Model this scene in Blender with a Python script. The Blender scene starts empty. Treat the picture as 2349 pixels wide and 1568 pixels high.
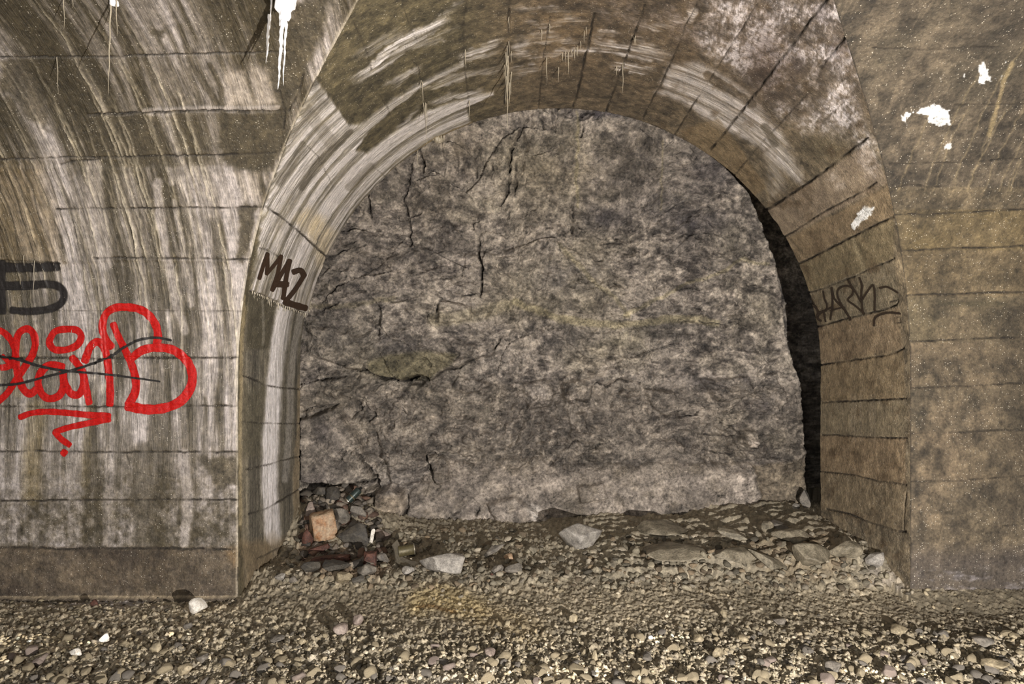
import bpy, math, random
import numpy as np
from mathutils import Vector
from mathutils.bvhtree import BVHTree

# ------------------------------------------------------------------ camera, light, exposure
SC = bpy.context.scene
COL = SC.collection
F, CX, CY, HC = 1606.0, 1174.5, 784.0, 1.64          # focal length in pixels of a 2349 x 1568 frame, camera height
cam_d = bpy.data.cameras.new('camera')
cam_d.sensor_width = 36.0
cam_d.lens = F / 2349.0 * 36.0
cam_d.clip_start = 0.05
cam = bpy.data.objects.new('camera', cam_d)
COL.objects.link(cam)
cam.location = (0, 0, HC)
cam.rotation_euler = (math.pi / 2, 0, 0)
SC.camera = cam

w = bpy.data.worlds.new('world'); SC.world = w; w.use_nodes = True
w.node_tree.nodes['Background'].inputs[0].default_value = (0.95, 0.96, 1.0, 1)
w.node_tree.nodes['Background'].inputs[1].default_value = 0.08

def lamp(name, kind, loc, energy, color, **kw):
    d = bpy.data.lights.new(name, kind); d.energy = energy; d.color = color
    for k, v in kw.items(): setattr(d, k, v)
    o = bpy.data.objects.new(name, d); COL.objects.link(o); o.location = loc
    return o
# a small bright work lamp standing low beside the camera: it throws the hard shadows up and to the left
KEY = lamp('work_lamp', 'POINT', (1.35, 0.2, 0.75), 1450, (1.0, 0.955, 0.92), shadow_soft_size=0.006)
# soft fill lamp added behind the camera to brighten the arch's right face
FILL = lamp('daylight_opening', 'AREA', (-1.6, -0.8, 2.4), 85, (1.0, 0.98, 0.96), shape='RECTANGLE', size=3.0, size_y=2.0)
FILL.rotation_euler = (math.radians(86), 0, math.radians(-24))

vs = SC.view_settings
vs.view_transform = 'Standard'; vs.look = 'None'; vs.exposure = 0.0; vs.gamma = 1.0; vs.use_curve_mapping = False

rng = np.random.RandomState(7)
random.seed(7)

# ------------------------------------------------------------------ geometry of the place (metres)
D1, D2 = 4.5, 5.81              # wall plane, back edge of the side arch
XB, ZB, RB = 0.40, 1.42, 2.16   # side arch: centre, springing height, radius
ZV, RV = 1.44, 2.0              # main vault: springing height, radius

def front_y(z):
    h = np.clip(np.asarray(z, float) - ZV, 0, RV)
    return D1 - RV + np.sqrt(RV * RV - h * h)
def half_w(z):
    h = np.clip(np.asarray(z, float) - ZB, 0, RB)
    return np.sqrt(RB * RB - h * h)
def px(x, y, z):
    return CX + F * x / y, CY - F * (z - HC) / y
def at(u, v, D):
    return Vector(((u - CX) / F * D, D, HC + (CY - v) / F * D))

# ------------------------------------------------------------------ numpy noise
TAB = rng.rand(256, 256).astype(np.float32)
def vnoise(x, y):
    xi = np.floor(x).astype(np.int64); yi = np.floor(y).astype(np.int64)
    fx = x - xi; fy = y - yi
    fx = fx * fx * (3 - 2 * fx); fy = fy * fy * (3 - 2 * fy)
    a = TAB[xi & 255, yi & 255]; b = TAB[(xi + 1) & 255, yi & 255]
    c = TAB[xi & 255, (yi + 1) & 255]; d = TAB[(xi + 1) & 255, (yi + 1) & 255]
    return ((a * (1 - fx) + b * fx) * (1 - fy) + (c * (1 - fx) + d * fx) * fy) * 2 - 1
def fbm(x, y, o=4, g=0.5, seed=0):
    s = 0; a = 1; t = 0
    c, sn = 0.8, 0.6
    x = x + seed * 17.31; y = y + seed * 9.77
    for i in range(o):
        s = s + a * vnoise(x, y); t += a; a *= g
        x, y = (x * c - y * sn) * 2.03 + 5.1, (x * sn + y * c) * 2.03 + 1.7
    return s / t
def fbm_al(x, y, o=4, g=0.5, seed=0):      # axis aligned: keeps streaks straight
    s = 0; a = 1; t = 0
    x = x + seed * 17.31; y = y + seed * 9.77
    for i in range(o):
        s = s + a * vnoise(x, y); t += a; a *= g
        x, y = x * 2.03 + 5.1, y * 2.03 + 1.7
    return s / t
def ridge(x, y, o=4, g=0.55, seed=0):
    s = 0; a = 1; t = 0
    c, sn = 0.8, 0.6
    x = x + seed * 13.3; y = y + seed * 7.1
    for i in range(o):
        s = s + a * (1 - 2 * np.abs(vnoise(x, y))); t += a; a *= g
        x, y = (x * c - y * sn) * 2.07 + 3.3, (x * sn + y * c) * 2.07 + 8.2
    return s / t
def worley(x, y, seed=0):
    """F1, F2, three random numbers of the nearest cell, offset to its centre"""
    xi = np.floor(x).astype(np.int64); yi = np.floor(y).astype(np.int64)
    f1 = np.full(x.shape, 9.0); f2 = np.full(x.shape, 9.0)
    ca = np.zeros(x.shape); cb = np.zeros(x.shape); cc = np.zeros(x.shape); ox = np.zeros(x.shape); oy = np.zeros(x.shape)
    for i in (-1, 0, 1):
        for j in (-1, 0, 1):
            a = xi + i; b = yi + j
            p = (a * 7 + b * 131 + seed * 31) & 255; q = (b * 13 + a * 57 + seed * 11) & 255
            dx = a + TAB[p, q] - x; dy = b + TAB[q, p] - y
            d = np.sqrt(dx * dx + dy * dy)
            m = d < f1
            f2 = np.where(m, f1, np.minimum(f2, d)); f1 = np.where(m, d, f1)
            ca = np.where(m, TAB[(p + 91) & 255, q], ca); cb = np.where(m, TAB[p, (q + 37) & 255], cb)
            cc = np.where(m, TAB[(p + 3) & 255, (q + 201) & 255], cc)
            ox = np.where(m, dx, ox); oy = np.where(m, dy, oy)
    return f1, f2, ca, cb, cc, ox, oy
def facets(x, y, seed=0, tilt=1.0):
    f1, f2, a, b, c, ox, oy = worley(x, y, seed)
    return (a - 0.5) + tilt * ((b - 0.5) * ox + (c - 0.5) * oy), f2 - f1
def sstep(a, b, x):
    t = np.clip((x - a) / (b - a), 0, 1)
    return t * t * (3 - 2 * t)
def lin(c):
    c = np.clip(np.asarray(c, float), 0, 1)
    return np.where(c <= 0.04045, c / 12.92, ((c + 0.055) / 1.055) ** 2.4)
def rgb(*c):
    return np.array(c, float) / 255.0

class Paint:
    """Colour (and calcite share) of every vertex of a surface, laid on in places read off the photograph."""
    def __init__(s, X, Y, Z, base):
        s.U, s.V = px(X, Y, Z)
        s.U = s.U.ravel(); s.V = s.V.ravel()
        n = s.U.size
        s.wu = fbm(s.U / 60, s.V / 60, 4, seed=3); s.wv = fbm(s.U / 60, s.V / 60, 4, seed=5)
        s.fu = fbm(s.U / 14, s.V / 14, 3, seed=8); s.fv = fbm(s.U / 14, s.V / 14, 3, seed=9)
        s.c = np.tile(np.asarray(base, float), (n, 1)); s.a = np.zeros(n); s.h = np.zeros(n)
    def uv(s, warp, fine=0):
        return s.U + s.wu * warp + s.fu * fine, s.V + s.wv * warp + s.fv * fine
    def poly(s, pts, feather=8, warp=10, fine=3):
        u, v = s.uv(warp, fine); P = np.array(pts, float)
        m = (u > P[:, 0].min() - feather) & (u < P[:, 0].max() + feather) & (v > P[:, 1].min() - feather) & (v < P[:, 1].max() + feather)
        out = np.zeros(u.size); idx = np.nonzero(m)[0]
        if not idx.size: return out
        x = u[idx]; y = v[idx]; ins = np.zeros(idx.size, bool); dd = np.full(idx.size, 1e9)
        for i in range(len(P)):
            ax, ay = P[i]; bx, by = P[(i + 1) % len(P)]
            t = np.clip(((x - ax) * (bx - ax) + (y - ay) * (by - ay)) / ((bx - ax) ** 2 + (by - ay) ** 2 + 1e-9), 0, 1)
            dd = np.minimum(dd, np.hypot(x - ax - t * (bx - ax), y - ay - t * (by - ay)))
            cr = ((ay > y) != (by > y)) & (x < (bx - ax) * (y - ay) / (by - ay + 1e-12) + ax)
            ins ^= cr
        sd = np.where(ins, dd, -dd)
        out[idx] = sstep(-feather, feather, sd)
        return out
    def line(s, pts, wd=2.0, feather=2.0, warp=0, fine=0, taper=False):
        u, v = s.uv(warp, fine); P = np.array(pts, float); r = wd / 2 + feather
        m = (u > P[:, 0].min() - r) & (u < P[:, 0].max() + r) & (v > P[:, 1].min() - r) & (v < P[:, 1].max() + r)
        out = np.zeros(u.size); idx = np.nonzero(m)[0]
        if not idx.size: return out
        x = u[idx]; y = v[idx]; dd = np.full(idx.size, 1e9); tt = np.zeros(idx.size)
        n = len(P) - 1
        for i in range(n):
            ax, ay = P[i]; bx, by = P[i + 1]
            t = np.clip(((x - ax) * (bx - ax) + (y - ay) * (by - ay)) / ((bx - ax) ** 2 + (by - ay) ** 2 + 1e-9), 0, 1)
            d = np.hypot(x - ax - t * (bx - ax), y - ay - t * (by - ay))
            k = d < dd; dd = np.where(k, d, dd); tt = np.where(k, (i + t) / n, tt)
        g = 1 - sstep(wd / 2, r, dd)
        if taper: g = g * np.sin(np.pi * np.clip(tt * 0.96 + 0.02, 0, 1)) ** 0.5
        out[idx] = g
        return out
    def mix(s, mask, col, k=1.0):
        m = (np.clip(mask, 0, 1) * k)[:, None]
        s.c = s.c * (1 - m) + np.asarray(col, float) * m
    def mul(s, f):
        s.c = s.c * np.asarray(f)[:, None]
    def alpha(s, mask, val=1.0):
        m = np.clip(mask, 0, 1); s.a = s.a * (1 - m) + val * m

def grid_normals(X, Y, Z):
    du = np.stack([np.gradient(A, axis=1) for A in (X, Y, Z)], -1)
    dv = np.stack([np.gradient(A, axis=0) for A in (X, Y, Z)], -1)
    n = np.cross(du, dv); n /= np.linalg.norm(n, axis=-1, keepdims=True) + 1e-12
    return n
def mesh_obj(name, verts, faces, mat, parent=None, col=None, uv=None, smooth=True, tris=False):
    """verts (n,3), faces (m,4) or (m,3)"""
    me = bpy.data.meshes.new(name)
    verts = np.ascontiguousarray(verts, np.float32); faces = np.ascontiguousarray(faces, np.int32)
    k = faces.shape[1]
    me.vertices.add(len(verts)); me.vertices.foreach_set('co', verts.ravel())
    me.loops.add(faces.size); me.loops.foreach_set('vertex_index', faces.ravel())
    me.polygons.add(len(faces))
    me.polygons.foreach_set('loop_start', np.arange(len(faces), dtype=np.int32) * k)
    me.polygons.foreach_set('use_smooth', np.full(len(faces), smooth, bool))
    me.update(calc_edges=True)
    if col is not None:
        a = me.color_attributes.new('Col', 'FLOAT_COLOR', 'POINT')
        a.data.foreach_set('color', np.ascontiguousarray(col, np.float32).ravel())
    if uv is not None:
        l = me.uv_layers.new(name='UVMap')
        l.data.foreach_set('uv', np.ascontiguousarray(uv[faces.ravel()], np.float32).ravel())
    me.validate(clean_customdata=False)
    o = bpy.data.objects.new(name, me); COL.objects.link(o)
    if mat: me.materials.append(mat)
    if parent: o.parent = parent
    return o
def grid_faces(r, c):
    i = np.arange(r - 1)[:, None] * c + np.arange(c - 1)[None, :]
    i = i.ravel()
    return np.stack([i, i + 1, i + c + 1, i + c], 1)
def tag(o, label=None, cat=None, group=None, kind=None):
    if label: o['label'] = label
    if cat: o['category'] = cat
    if group: o['group'] = group
    if kind or cat: o['kind'] = kind or 'thing'
    return o

# ------------------------------------------------------------------ materials
def new_mat(name):
    m = bpy.data.materials.new(name); m.use_nodes = True
    nt = m.node_tree; return m, nt, nt.nodes['Principled BSDF']
def N(nt, kind, **kw):
    n = nt.nodes.new(kind)
    for k, v in kw.items(): setattr(n, k, v)
    return n
def math_n(nt, op, a, b=None, clamp=False):
    n = N(nt, 'ShaderNodeMath', operation=op, use_clamp=clamp)
    for i, v in enumerate((a, b)):
        if v is None: continue
        if isinstance(v, (int, float)): n.inputs[i].default_value = v
        else: nt.links.new(v, n.inputs[i])
    return n.outputs[0]
def noise_n(nt, vec, scale, detail=4, rough=0.6):
    n = N(nt, 'ShaderNodeTexNoise'); n.inputs['Scale'].default_value = scale
    n.inputs['Detail'].default_value = detail; n.inputs['Roughness'].default_value = rough
    nt.links.new(vec, n.inputs['Vector']); return n.outputs['Fac']
def ramp(nt, v, a, b, lo=0.0, hi=1.0):
    n = N(nt, 'ShaderNodeMapRange'); nt.links.new(v, n.inputs[0])
    n.inputs[1].default_value = a; n.inputs[2].default_value = b; n.inputs[3].default_value = lo; n.inputs[4].default_value = hi
    return n.outputs[0]

def surface_mat(name, streak=True, contrast=0.55, bump=0.5, fine=55, rough=(0.8, 0.42), speck=0.6, bdist=0.01):
    """colour from the surface's own stains, broken up by grain, flow streaks and pale specks painted for sparkle"""
    m, nt, b = new_mat(name)
    L = nt.links
    att = N(nt, 'ShaderNodeAttribute', attribute_name='Col')
    geo = N(nt, 'ShaderNodeNewGeometry'); pos = geo.outputs['Position']
    g1 = noise_n(nt, pos, fine, 5, 0.7)
    g2 = noise_n(nt, pos, fine * 0.22, 4, 0.6)
    fac = math_n(nt, 'ADD', math_n(nt, 'MULTIPLY', g1, 0.62), math_n(nt, 'MULTIPLY', g2, 0.38))
    height = fac
    if streak:
        tc = N(nt, 'ShaderNodeUVMap', uv_map='UVMap')
        mp = N(nt, 'ShaderNodeMapping'); mp.inputs['Scale'].default_value = (95, 11, 1); L.new(tc.outputs[0], mp.inputs[0])
        s1 = noise_n(nt, mp.outputs[0], 1.0, 5, 0.68)
        mx = N(nt, 'ShaderNodeMix', data_type='FLOAT'); L.new(att.outputs['Alpha'], mx.inputs[0])
        L.new(fac, mx.inputs[2])
        L.new(math_n(nt, 'ADD', math_n(nt, 'MULTIPLY', s1, 0.75), math_n(nt, 'MULTIPLY', fac, 0.25)), mx.inputs[3])
        fac = mx.outputs[0]; height = fac
    k = ramp(nt, fac, 0.32, 0.68, 1 - contrast, 1 + contrast)
    vm = N(nt, 'ShaderNodeVectorMath', operation='SCALE'); L.new(att.outputs['Color'], vm.inputs[0]); L.new(k, vm.inputs['Scale'])
    col = vm.outputs[0]
    if speck:
        vo = N(nt, 'ShaderNodeTexVoronoi'); vo.inputs['Scale'].default_value = 80; L.new(pos, vo.inputs['Vector'])  # sparkle put into the colour as small pale dots
        sp = math_n(nt, 'MULTIPLY', ramp(nt, vo.outputs['Distance'], 0.12, 0.28, 1, 0), ramp(nt, g2, 0.44, 0.60, 0, speck))
        sr = N(nt, 'ShaderNodeSeparateColor'); L.new(vo.outputs['Color'], sr.inputs[0])
        sp = math_n(nt, 'MULTIPLY', sp, math_n(nt, 'GREATER_THAN', sr.outputs[0], 0.55), True)
        mc = N(nt, 'ShaderNodeMix', data_type='RGBA'); L.new(sp, mc.inputs[0]); L.new(col, mc.inputs[6]); mc.inputs[7].default_value = (0.62, 0.56, 0.45, 1)
        col = mc.outputs[2]
    L.new(col, b.inputs['Base Color'])
    L.new(ramp(nt, att.outputs['Alpha'], 0, 1, rough[0], rough[1]), b.inputs['Roughness'])
    bp = N(nt, 'ShaderNodeBump'); bp.inputs['Strength'].default_value = bump; bp.inputs['Distance'].default_value = bdist
    L.new(height, bp.inputs['Height']); L.new(bp.outputs[0], b.inputs['Normal'])
    return m
M_CONC = surface_mat('stained_concrete', True, 0.72, 1.0, 60, (0.75, 0.36), 0.9, 0.018)
M_ROCK = surface_mat('rock_face', False, 0.95, 1.0, 42, (0.55, 0.4), 0.5, 0.03)
M_GRAVEL = surface_mat('gravel_ground', False, 0.45, 0.8, 90, (0.85, 0.6), 0.0, 0.008)
def stone_mat(name, c1, c2, sc=18, rough=0.7, bump=0.6):
    m, nt, b = new_mat(name); L = nt.links
    oi = N(nt, 'ShaderNodeObjectInfo'); tc = N(nt, 'ShaderNodeTexCoord')
    va = N(nt, 'ShaderNodeVectorMath', operation='ADD'); L.new(tc.outputs['Object'], va.inputs[0])
    L.new(oi.outputs['Location'], va.inputs[1])
    a = noise_n(nt, va.outputs[0], sc, 6, 0.65); f = noise_n(nt, va.outputs[0], sc * 5, 4, 0.7)
    mc = N(nt, 'ShaderNodeMix', data_type='RGBA'); L.new(ramp(nt, a, 0.35, 0.65), mc.inputs[0])
    mc.inputs[6].default_value = (*lin(rgb(*c1)), 1); mc.inputs[7].default_value = (*lin(rgb(*c2)), 1)
    vm = N(nt, 'ShaderNodeVectorMath', operation='SCALE'); L.new(mc.outputs[2], vm.inputs[0]); L.new(ramp(nt, f, 0.3, 0.7, 0.6, 1.4), vm.inputs['Scale'])
    L.new(vm.outputs[0], b.inputs['Base Color']); b.inputs['Roughness'].default_value = rough
    bp = N(nt, 'ShaderNodeBump'); bp.inputs['Strength'].default_value = bump; bp.inputs['Distance'].default_value = 0.006
    L.new(f, bp.inputs['Height']); L.new(bp.outputs[0], b.inputs['Normal'])
    return m
S_GREY = stone_mat('grey_stone', (84, 79, 72), (128, 120, 108))
S_TAN = stone_mat('tan_stone', (112, 101, 80), (164, 150, 122))
S_WHITE = stone_mat('white_quartz', (196, 186, 170), (250, 244, 232), 30, 0.45)
S_DARK = stone_mat('dark_slate', (52, 49, 45), (88, 82, 72))
S_OLIVE = stone_mat('olive_grey_rock', (92, 85, 70), (146, 136, 116), 14, .6, 1.0)
S_PALE = stone_mat('pale_grey_rock', (112, 107, 100), (170, 163, 152), 22, .5, .8)
S_RED = stone_mat('red_brick', (58, 38, 31), (100, 64, 50), 30)
S_RUST = stone_mat('rusty_cream_stone', (172, 154, 128), (140, 98, 62), 12)
S_PINK = stone_mat('pinkish_stone', (110, 95, 86), (150, 136, 124))
def plain_mat(name, c, rough=0.5, metal=0.0, trans=0.0, nsc=60, amp=0.3):
    m, nt, b = new_mat(name); L = nt.links
    tc = N(nt, 'ShaderNodeTexCoord'); f = noise_n(nt, tc.outputs['Object'], nsc, 4, 0.6)
    vm = N(nt, 'ShaderNodeVectorMath', operation='SCALE'); vm.inputs[0].default_value = tuple(lin(rgb(*c)))
    L.new(ramp(nt, f, 0.3, 0.7, 1 - amp, 1 + amp), vm.inputs['Scale']); L.new(vm.outputs[0], b.inputs['Base Color'])
    b.inputs['Roughness'].default_value = rough; b.inputs['Metallic'].default_value = metal
    if trans: b.inputs['Transmission Weight'].default_value = trans
    bp = N(nt, 'ShaderNodeBump'); bp.inputs['Strength'].default_value = 0.3; bp.inputs['Distance'].default_value = 0.003
    L.new(f, bp.inputs['Height']); L.new(bp.outputs[0], b.inputs['Normal'])
    return m
M_ICE = plain_mat('white_ice', (245, 242, 240), 0.25, 0, 0.0, 90, 0.08)
M_STRAW = plain_mat('pale_calcite', (164, 154, 134), 0.35, 0, 0, 120, 0.15)
def paint_mat(name, c, rough=0.45):
    m, nt, b = new_mat(name); L = nt.links
    att = N(nt, 'ShaderNodeAttribute', attribute_name='Col')
    geo = N(nt, 'ShaderNodeNewGeometry')
    f = noise_n(nt, geo.outputs['Position'], 70, 4, 0.65); g = noise_n(nt, geo.outputs['Position'], 260, 3, 0.7)
    vm = N(nt, 'ShaderNodeVectorMath', operation='SCALE'); vm.inputs[0].default_value = tuple(lin(rgb(*c)))
    L.new(ramp(nt, f, 0.3, 0.7, 0.7, 1.3), vm.inputs['Scale']); L.new(vm.outputs[0], b.inputs['Base Color'])
    b.inputs['Roughness'].default_value = rough
    e = math_n(nt, 'ADD', att.outputs['Fac'], math_n(nt, 'MULTIPLY', math_n(nt, 'SUBTRACT', g, 0.5), 0.55))
    L.new(ramp(nt, e, 0.2, 0.62, 0, 1), b.inputs['Alpha'])
    bp = N(nt, 'ShaderNodeBump'); bp.inputs['Strength'].default_value = 0.5; bp.inputs['Distance'].default_value = 0.006
    L.new(f, bp.inputs['Height']); L.new(bp.outputs[0], b.inputs['Normal'])
    return m
P_RED = paint_mat('red_spray_paint', (176, 16, 10))
P_BLACK = paint_mat('black_spray_paint', (34, 30, 28), 0.6)
P_BROWN = paint_mat('dark_brown_spray_paint', (52, 34, 20), 0.5)
P_FAINT = paint_mat('faded_brown_spray_paint', (44, 31, 18), 0.7)

LIGHT, MIDG, OLIVE = rgb(188, 178, 172), rgb(132, 123, 115), rgb(72, 64, 48)
CREAM = rgb(204, 192, 168)
JOINT = rgb(34, 28, 20)

def profile_points(zlist):
    return front_y(zlist), zlist
def arc_rows():
    """heights of the rows of the wall and vault: about 2.3 px apart in the photograph"""
    zs = list(np.arange(-0.06, 1.44, 0.0062))
    th = 0.0
    while th < 1.53:
        zs.append(ZV + RV * math.sin(th)); D = D1 - RV + RV * math.cos(th)
        th += 0.0062 * 1.0 / RV * (D / 4.5) * 1.1
    return np.array(sorted(set(np.round(zs, 6))))

def build_wall(name, side):
    z = arc_rows(); z = z[z < ZV + RV * 0.9995]
    yf = front_y(z); s = np.concatenate([[0], np.cumsum(np.hypot(np.diff(z), np.diff(yf)))])
    hw = half_w(z)
    edge = XB + side * hw
    # widths: visible strip in fine columns, the rest coarse
    n_f = 330 if side < 0 else 190
    vis = side * (1.02 * 1175 / F * yf)                 # edge of the picture at that depth
    t = np.linspace(0, 1, n_f)
    Xf = edge[:, None] + (vis - edge)[:, None] * t[None, :]
    tc = np.linspace(0, 1, 40)[1:] ** 1.5
    Xc = vis[:, None] + (side * 7.0 - vis)[:, None] * tc[None, :]
    X = np.concatenate([Xf, Xc], 1)
    if side < 0: X = X[:, ::-1]
    Zg = np.repeat(z[:, None], X.shape[1], 1); Yg = np.repeat(yf[:, None], X.shape[1], 1); S = np.repeat(s[:, None], X.shape[1], 1)
    P = Paint(X, Yg, Zg, MIDG)
    x = X.ravel(); sv = S.ravel(); zz = Zg.ravel()
    dist = np.abs(x - np.repeat(edge[:, None], X.shape[1], 1).ravel())
    disp = 0.004 * fbm(x * 3, sv * 3, 5, 0.55, 2) + 0.0016 * fbm(x * 40, sv * 40, 3, 0.6, 4)
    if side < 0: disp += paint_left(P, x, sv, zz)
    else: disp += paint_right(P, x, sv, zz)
    # broken, dirty arris where the wall meets the arch
    er = .006 + .012 * np.clip(fbm(sv * 9, sv * 0 + side, 4, .6, 33), 0, 1)
    em = (1 - sstep(er * .5, er, dist)) * (zz > .1)
    if side > 0: P.mix(em, JOINT, .6)
    else: P.mix(1 - sstep(.008, .02, dist), CREAM, .5); P.mix((1 - sstep(er * .4, er * .8, dist)) * (fbm(sv * 5, sv * 0, 3, .6, 35) > .05), JOINT, .7)
    nrm = grid_normals(X, Yg, Zg).reshape(-1, 3)
    flip = np.sign((nrm[:, 1]).mean()); nrm = nrm * (-flip)
    nrm[nrm[:, 1] > 0] *= 1
    chip = 0.010 * np.clip(fbm(sv * 14, sv * 3, 4, 0.6, 11) + 0.15, 0, 1)
    disp = disp * sstep(0, 0.03, dist) - chip * (1 - sstep(0, 0.02, dist)) * 0
    V = np.stack([X.ravel(), Yg.ravel(), Zg.ravel()], 1) + nrm * disp[:, None]
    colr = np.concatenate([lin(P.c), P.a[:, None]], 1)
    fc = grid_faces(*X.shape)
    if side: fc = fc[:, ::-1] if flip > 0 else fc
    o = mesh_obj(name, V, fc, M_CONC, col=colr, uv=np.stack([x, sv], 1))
    return tag(o, kind='structure')

def joints(P, lst, disp, depth=0.012, fine=1.6, dark=0.85):
    for item in lst:
        pts, wd = item[0], item[1]
        k = item[2] if len(item) > 2 else 1.0
        m = P.line(pts, wd, 1.6, 2.0, fine)
        gap = np.clip(0.75 + 0.9 * fbm(P.U / 22, P.V / 22, 2, seed=int(pts[0][1]) % 50), 0.12, 1)
        m = m * gap
        disp -= depth * m * k * (0.4 + 0.25 * wd)
        P.mix(m, JOINT, dark * k)
    return disp

def paint_left(P, x, s, z):
    U, V = P.U, P.V; d = np.zeros(x.size)
    wx = x + 0.02 * fbm(x * 4, s * 2.2, 3, seed=21)
    st = fbm_al(wx * 9, s * 0.55, 5, 0.62, 1); fin = fbm_al(wx * 42, s * 3.5, 4, 0.6, 2)
    up = 1 - sstep(370, 420, V)                          # on the curved part of the vault
    low = sstep(960, 1190, V)
    rg = fbm(x * 26, s * 26, 4, .62, 18) + .6 * fbm(x * 4, s * 4, 4, .6, 22); st = st * (1 - 0.55 * low) + .45 * rg * low; fin = fin * (1 - .8 * low); b = 0.50 + 1.25 * st + 0.55 * fin
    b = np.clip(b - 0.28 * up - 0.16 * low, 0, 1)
    P.c = OLIVE * 1.0 * (1 - b[:, None]) + LIGHT * b[:, None]
    P.a = 0.85 * (1 - 0.8 * low)
    # broad dark and pale runs read off the photograph
    for pts, wd, k in [([(320, 385), (345, 450), (352, 520), (372, 600), (385, 700)], 14, .75), ([(270, 380), (250, 430), (265, 560)], 18, .3),
                       ([(325, 1040), (335, 1250), (320, 1330)], 34, .62), ([(372, 640), (375, 800)], 10, .4), ([(225, 1150), (228, 1250)], 12, .55),
                       ([(360, 800), (352, 1040)], 22, .35), ([(490, 480), (500, 600), (520, 700)], 9, .45), ([(60, 390), (70, 470), (85, 560)], 7, .5),
                       ([(430, 390), (445, 470), (460, 560), (470, 640)], 8, .35), ([(140, 540), (150, 600)], 8, .5), ([(95, 150), (140, 230), (215, 340)], 10, .5),
                       ([(20, 230), (40, 290), (65, 330)], 14, .6), ([(410, 60), (440, 150), (500, 240)], 9, .6), ([(480, 150), (505, 200), (510, 240)], 9, .7),
                       ([(395, 700), (410, 900), (420, 1040)], 9, .35), ([(285, 640), (290, 800)], 12, .3)]:
        P.mix(P.line(pts, wd, wd * .5, 5, 2), OLIVE, k)
    for pts, wd, k in [([(215, 380), (225, 480), (240, 600)], 26, .5), ([(130, 400), (170, 600)], 12, .35), ([(470, 400), (500, 470)], 40, .45), ([(360, 420), (380, 560), (420, 760)], 13, .6),
                       ([(420, 1040), (428, 1140), (425, 1240)], 16, .55), ([(250, 1040), (250, 1250)], 16, .3), ([(400, 460), (420, 560), (440, 700)], 8, .5), ([(455, 600), (470, 760), (475, 900)], 12, .45),
                       ([(530, 620), (545, 800), (545, 1020)], 20, .45), ([(250, 60), (300, 230), (310, 260)], 10, .35), ([(345, 262), (385, 370), (395, 420)], 9, .6)]:
        P.mix(P.line(pts, wd, wd * .6, 6, 2), LIGHT * 1.08, k)
    # bare dark concrete
    for pts, f, k in [([(505, 262), (648, 262), (630, 395), (560, 388), (520, 376), (498, 320)], 5, .92), ([(205, 262), (345, 264), (362, 310), (390, 372), (292, 376), (250, 310), (215, 285)], 7, .78),
                      ([(0, 138), (62, 135), (80, 180), (108, 245), (118, 300), (70, 270), (24, 215), (0, 200)], 7, .72), ([(395, 262), (420, 262), (440, 345), (405, 345)], 5, .55),
                      ([(665, 0), (770, 0), (700, 170), (672, 250), (640, 350), (628, 250), (655, 120)], 9, .88), ([(548, 470), (585, 470), (575, 560), (560, 600), (545, 590)], 4, .8),
                      ([(450, 1045), (550, 1043), (552, 1112), (505, 1118), (470, 1070)], 5, .75), ([(600, 130), (640, 120), (640, 200), (625, 210)], 6, .6), ([(340, 70), (375, 62), (380, 85), (350, 88)], 4, .8),
                      ([(150, 130), (215, 130), (260, 262), (215, 262)], 9, .45), ([(430, 0), (510, 0), (540, 110), (470, 100)], 14, .4)]:
        m = P.poly(pts, f + 2, 16, 7); P.mix(m, OLIVE * (1.0 + 0.4 * fbm(U / 30, V / 30, 5, .6, seed=31))[:, None], k); P.a *= (1 - .8 * m * k); d -= 0.004 * m
    for pts, f, k in [([(512, 165), (560, 160), (585, 240), (520, 245)], 14, .6), ([(575, 150), (615, 160), (640, 240), (590, 245)], 12, .55), ([(545, 395), (600, 395), (595, 460), (560, 455)], 10, .45)]:
        P.mix(P.poly(pts, f, 9, 4), rgb(206, 192, 178), k)
    m = P.poly([(190, 264), (652, 262), (626, 384), (350, 381), (285, 376), (235, 310)], 5, 6, 5) * np.clip(.75 - 1.3 * st, 0, 1); P.mix(m, OLIVE, .8)
    m = P.poly([(-60, 133), (235, 133), (300, 262), (330, 300), (300, 330), (-60, 300)], 12, 14, 6) * np.clip(.55 - 1.5 * st, 0, 1); P.mix(m, OLIVE * .9, .75)
    # crust edge below the fourth joint
    m = P.poly([(170, 383), (620, 385), (600, 470), (590, 600), (0, 600), (0, 383)], 3, 6, 4); d += 0.006 * m
    # cream runs of calcite with relief
    r = np.random.RandomState(3)
    for i in range(90):
        x0 = r.uniform(-3.4, -1.75); s0 = r.uniform(1.2, 3.0); ln = r.uniform(0.4, 1.6); wd = r.uniform(0.003, 0.007)
        xx = x0 + 0.02 * fbm(s * 5, s * 0 + i, 3, seed=i) + 0.006 * fbm(s * 26, s * 0 + i, 2, seed=i + 7)
        m = np.exp(-((x - xx) / wd) ** 2) * sstep(s0, s0 + 0.1, s) * (1 - sstep(s0 + ln - 0.3, s0 + ln, s))
        P.mix(m, CREAM, .35 + .25 * (i % 3 == 0)); d += (0.0045 if i % 3 else 0.008) * m
    # thick wrinkled flowstone at the far left, yellow-brown
    m = P.poly([(-80, 375), (100, 378), (130, 470), (150, 600), (60, 600), (-80, 620)], 25, 12, 4)
    P.mix(m, rgb(150, 128, 92), .4); d += m * 0.010 * fbm_al(wx * 24, s * 1.2, 3, 0.6, 12)
    for i in range(12):
        x0 = -3.35 + 0.062 * i; xx = x0 + 0.022 * fbm(s * 4, s * 0 + i, 3, seed=i + 40)
        mm = np.exp(-((x - xx) / 0.0045) ** 2) * sstep(360, 400, V) * (1 - sstep(560, 620, V)); P.mix(mm, OLIVE * .6, .6); d -= 0.006 * mm
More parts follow.
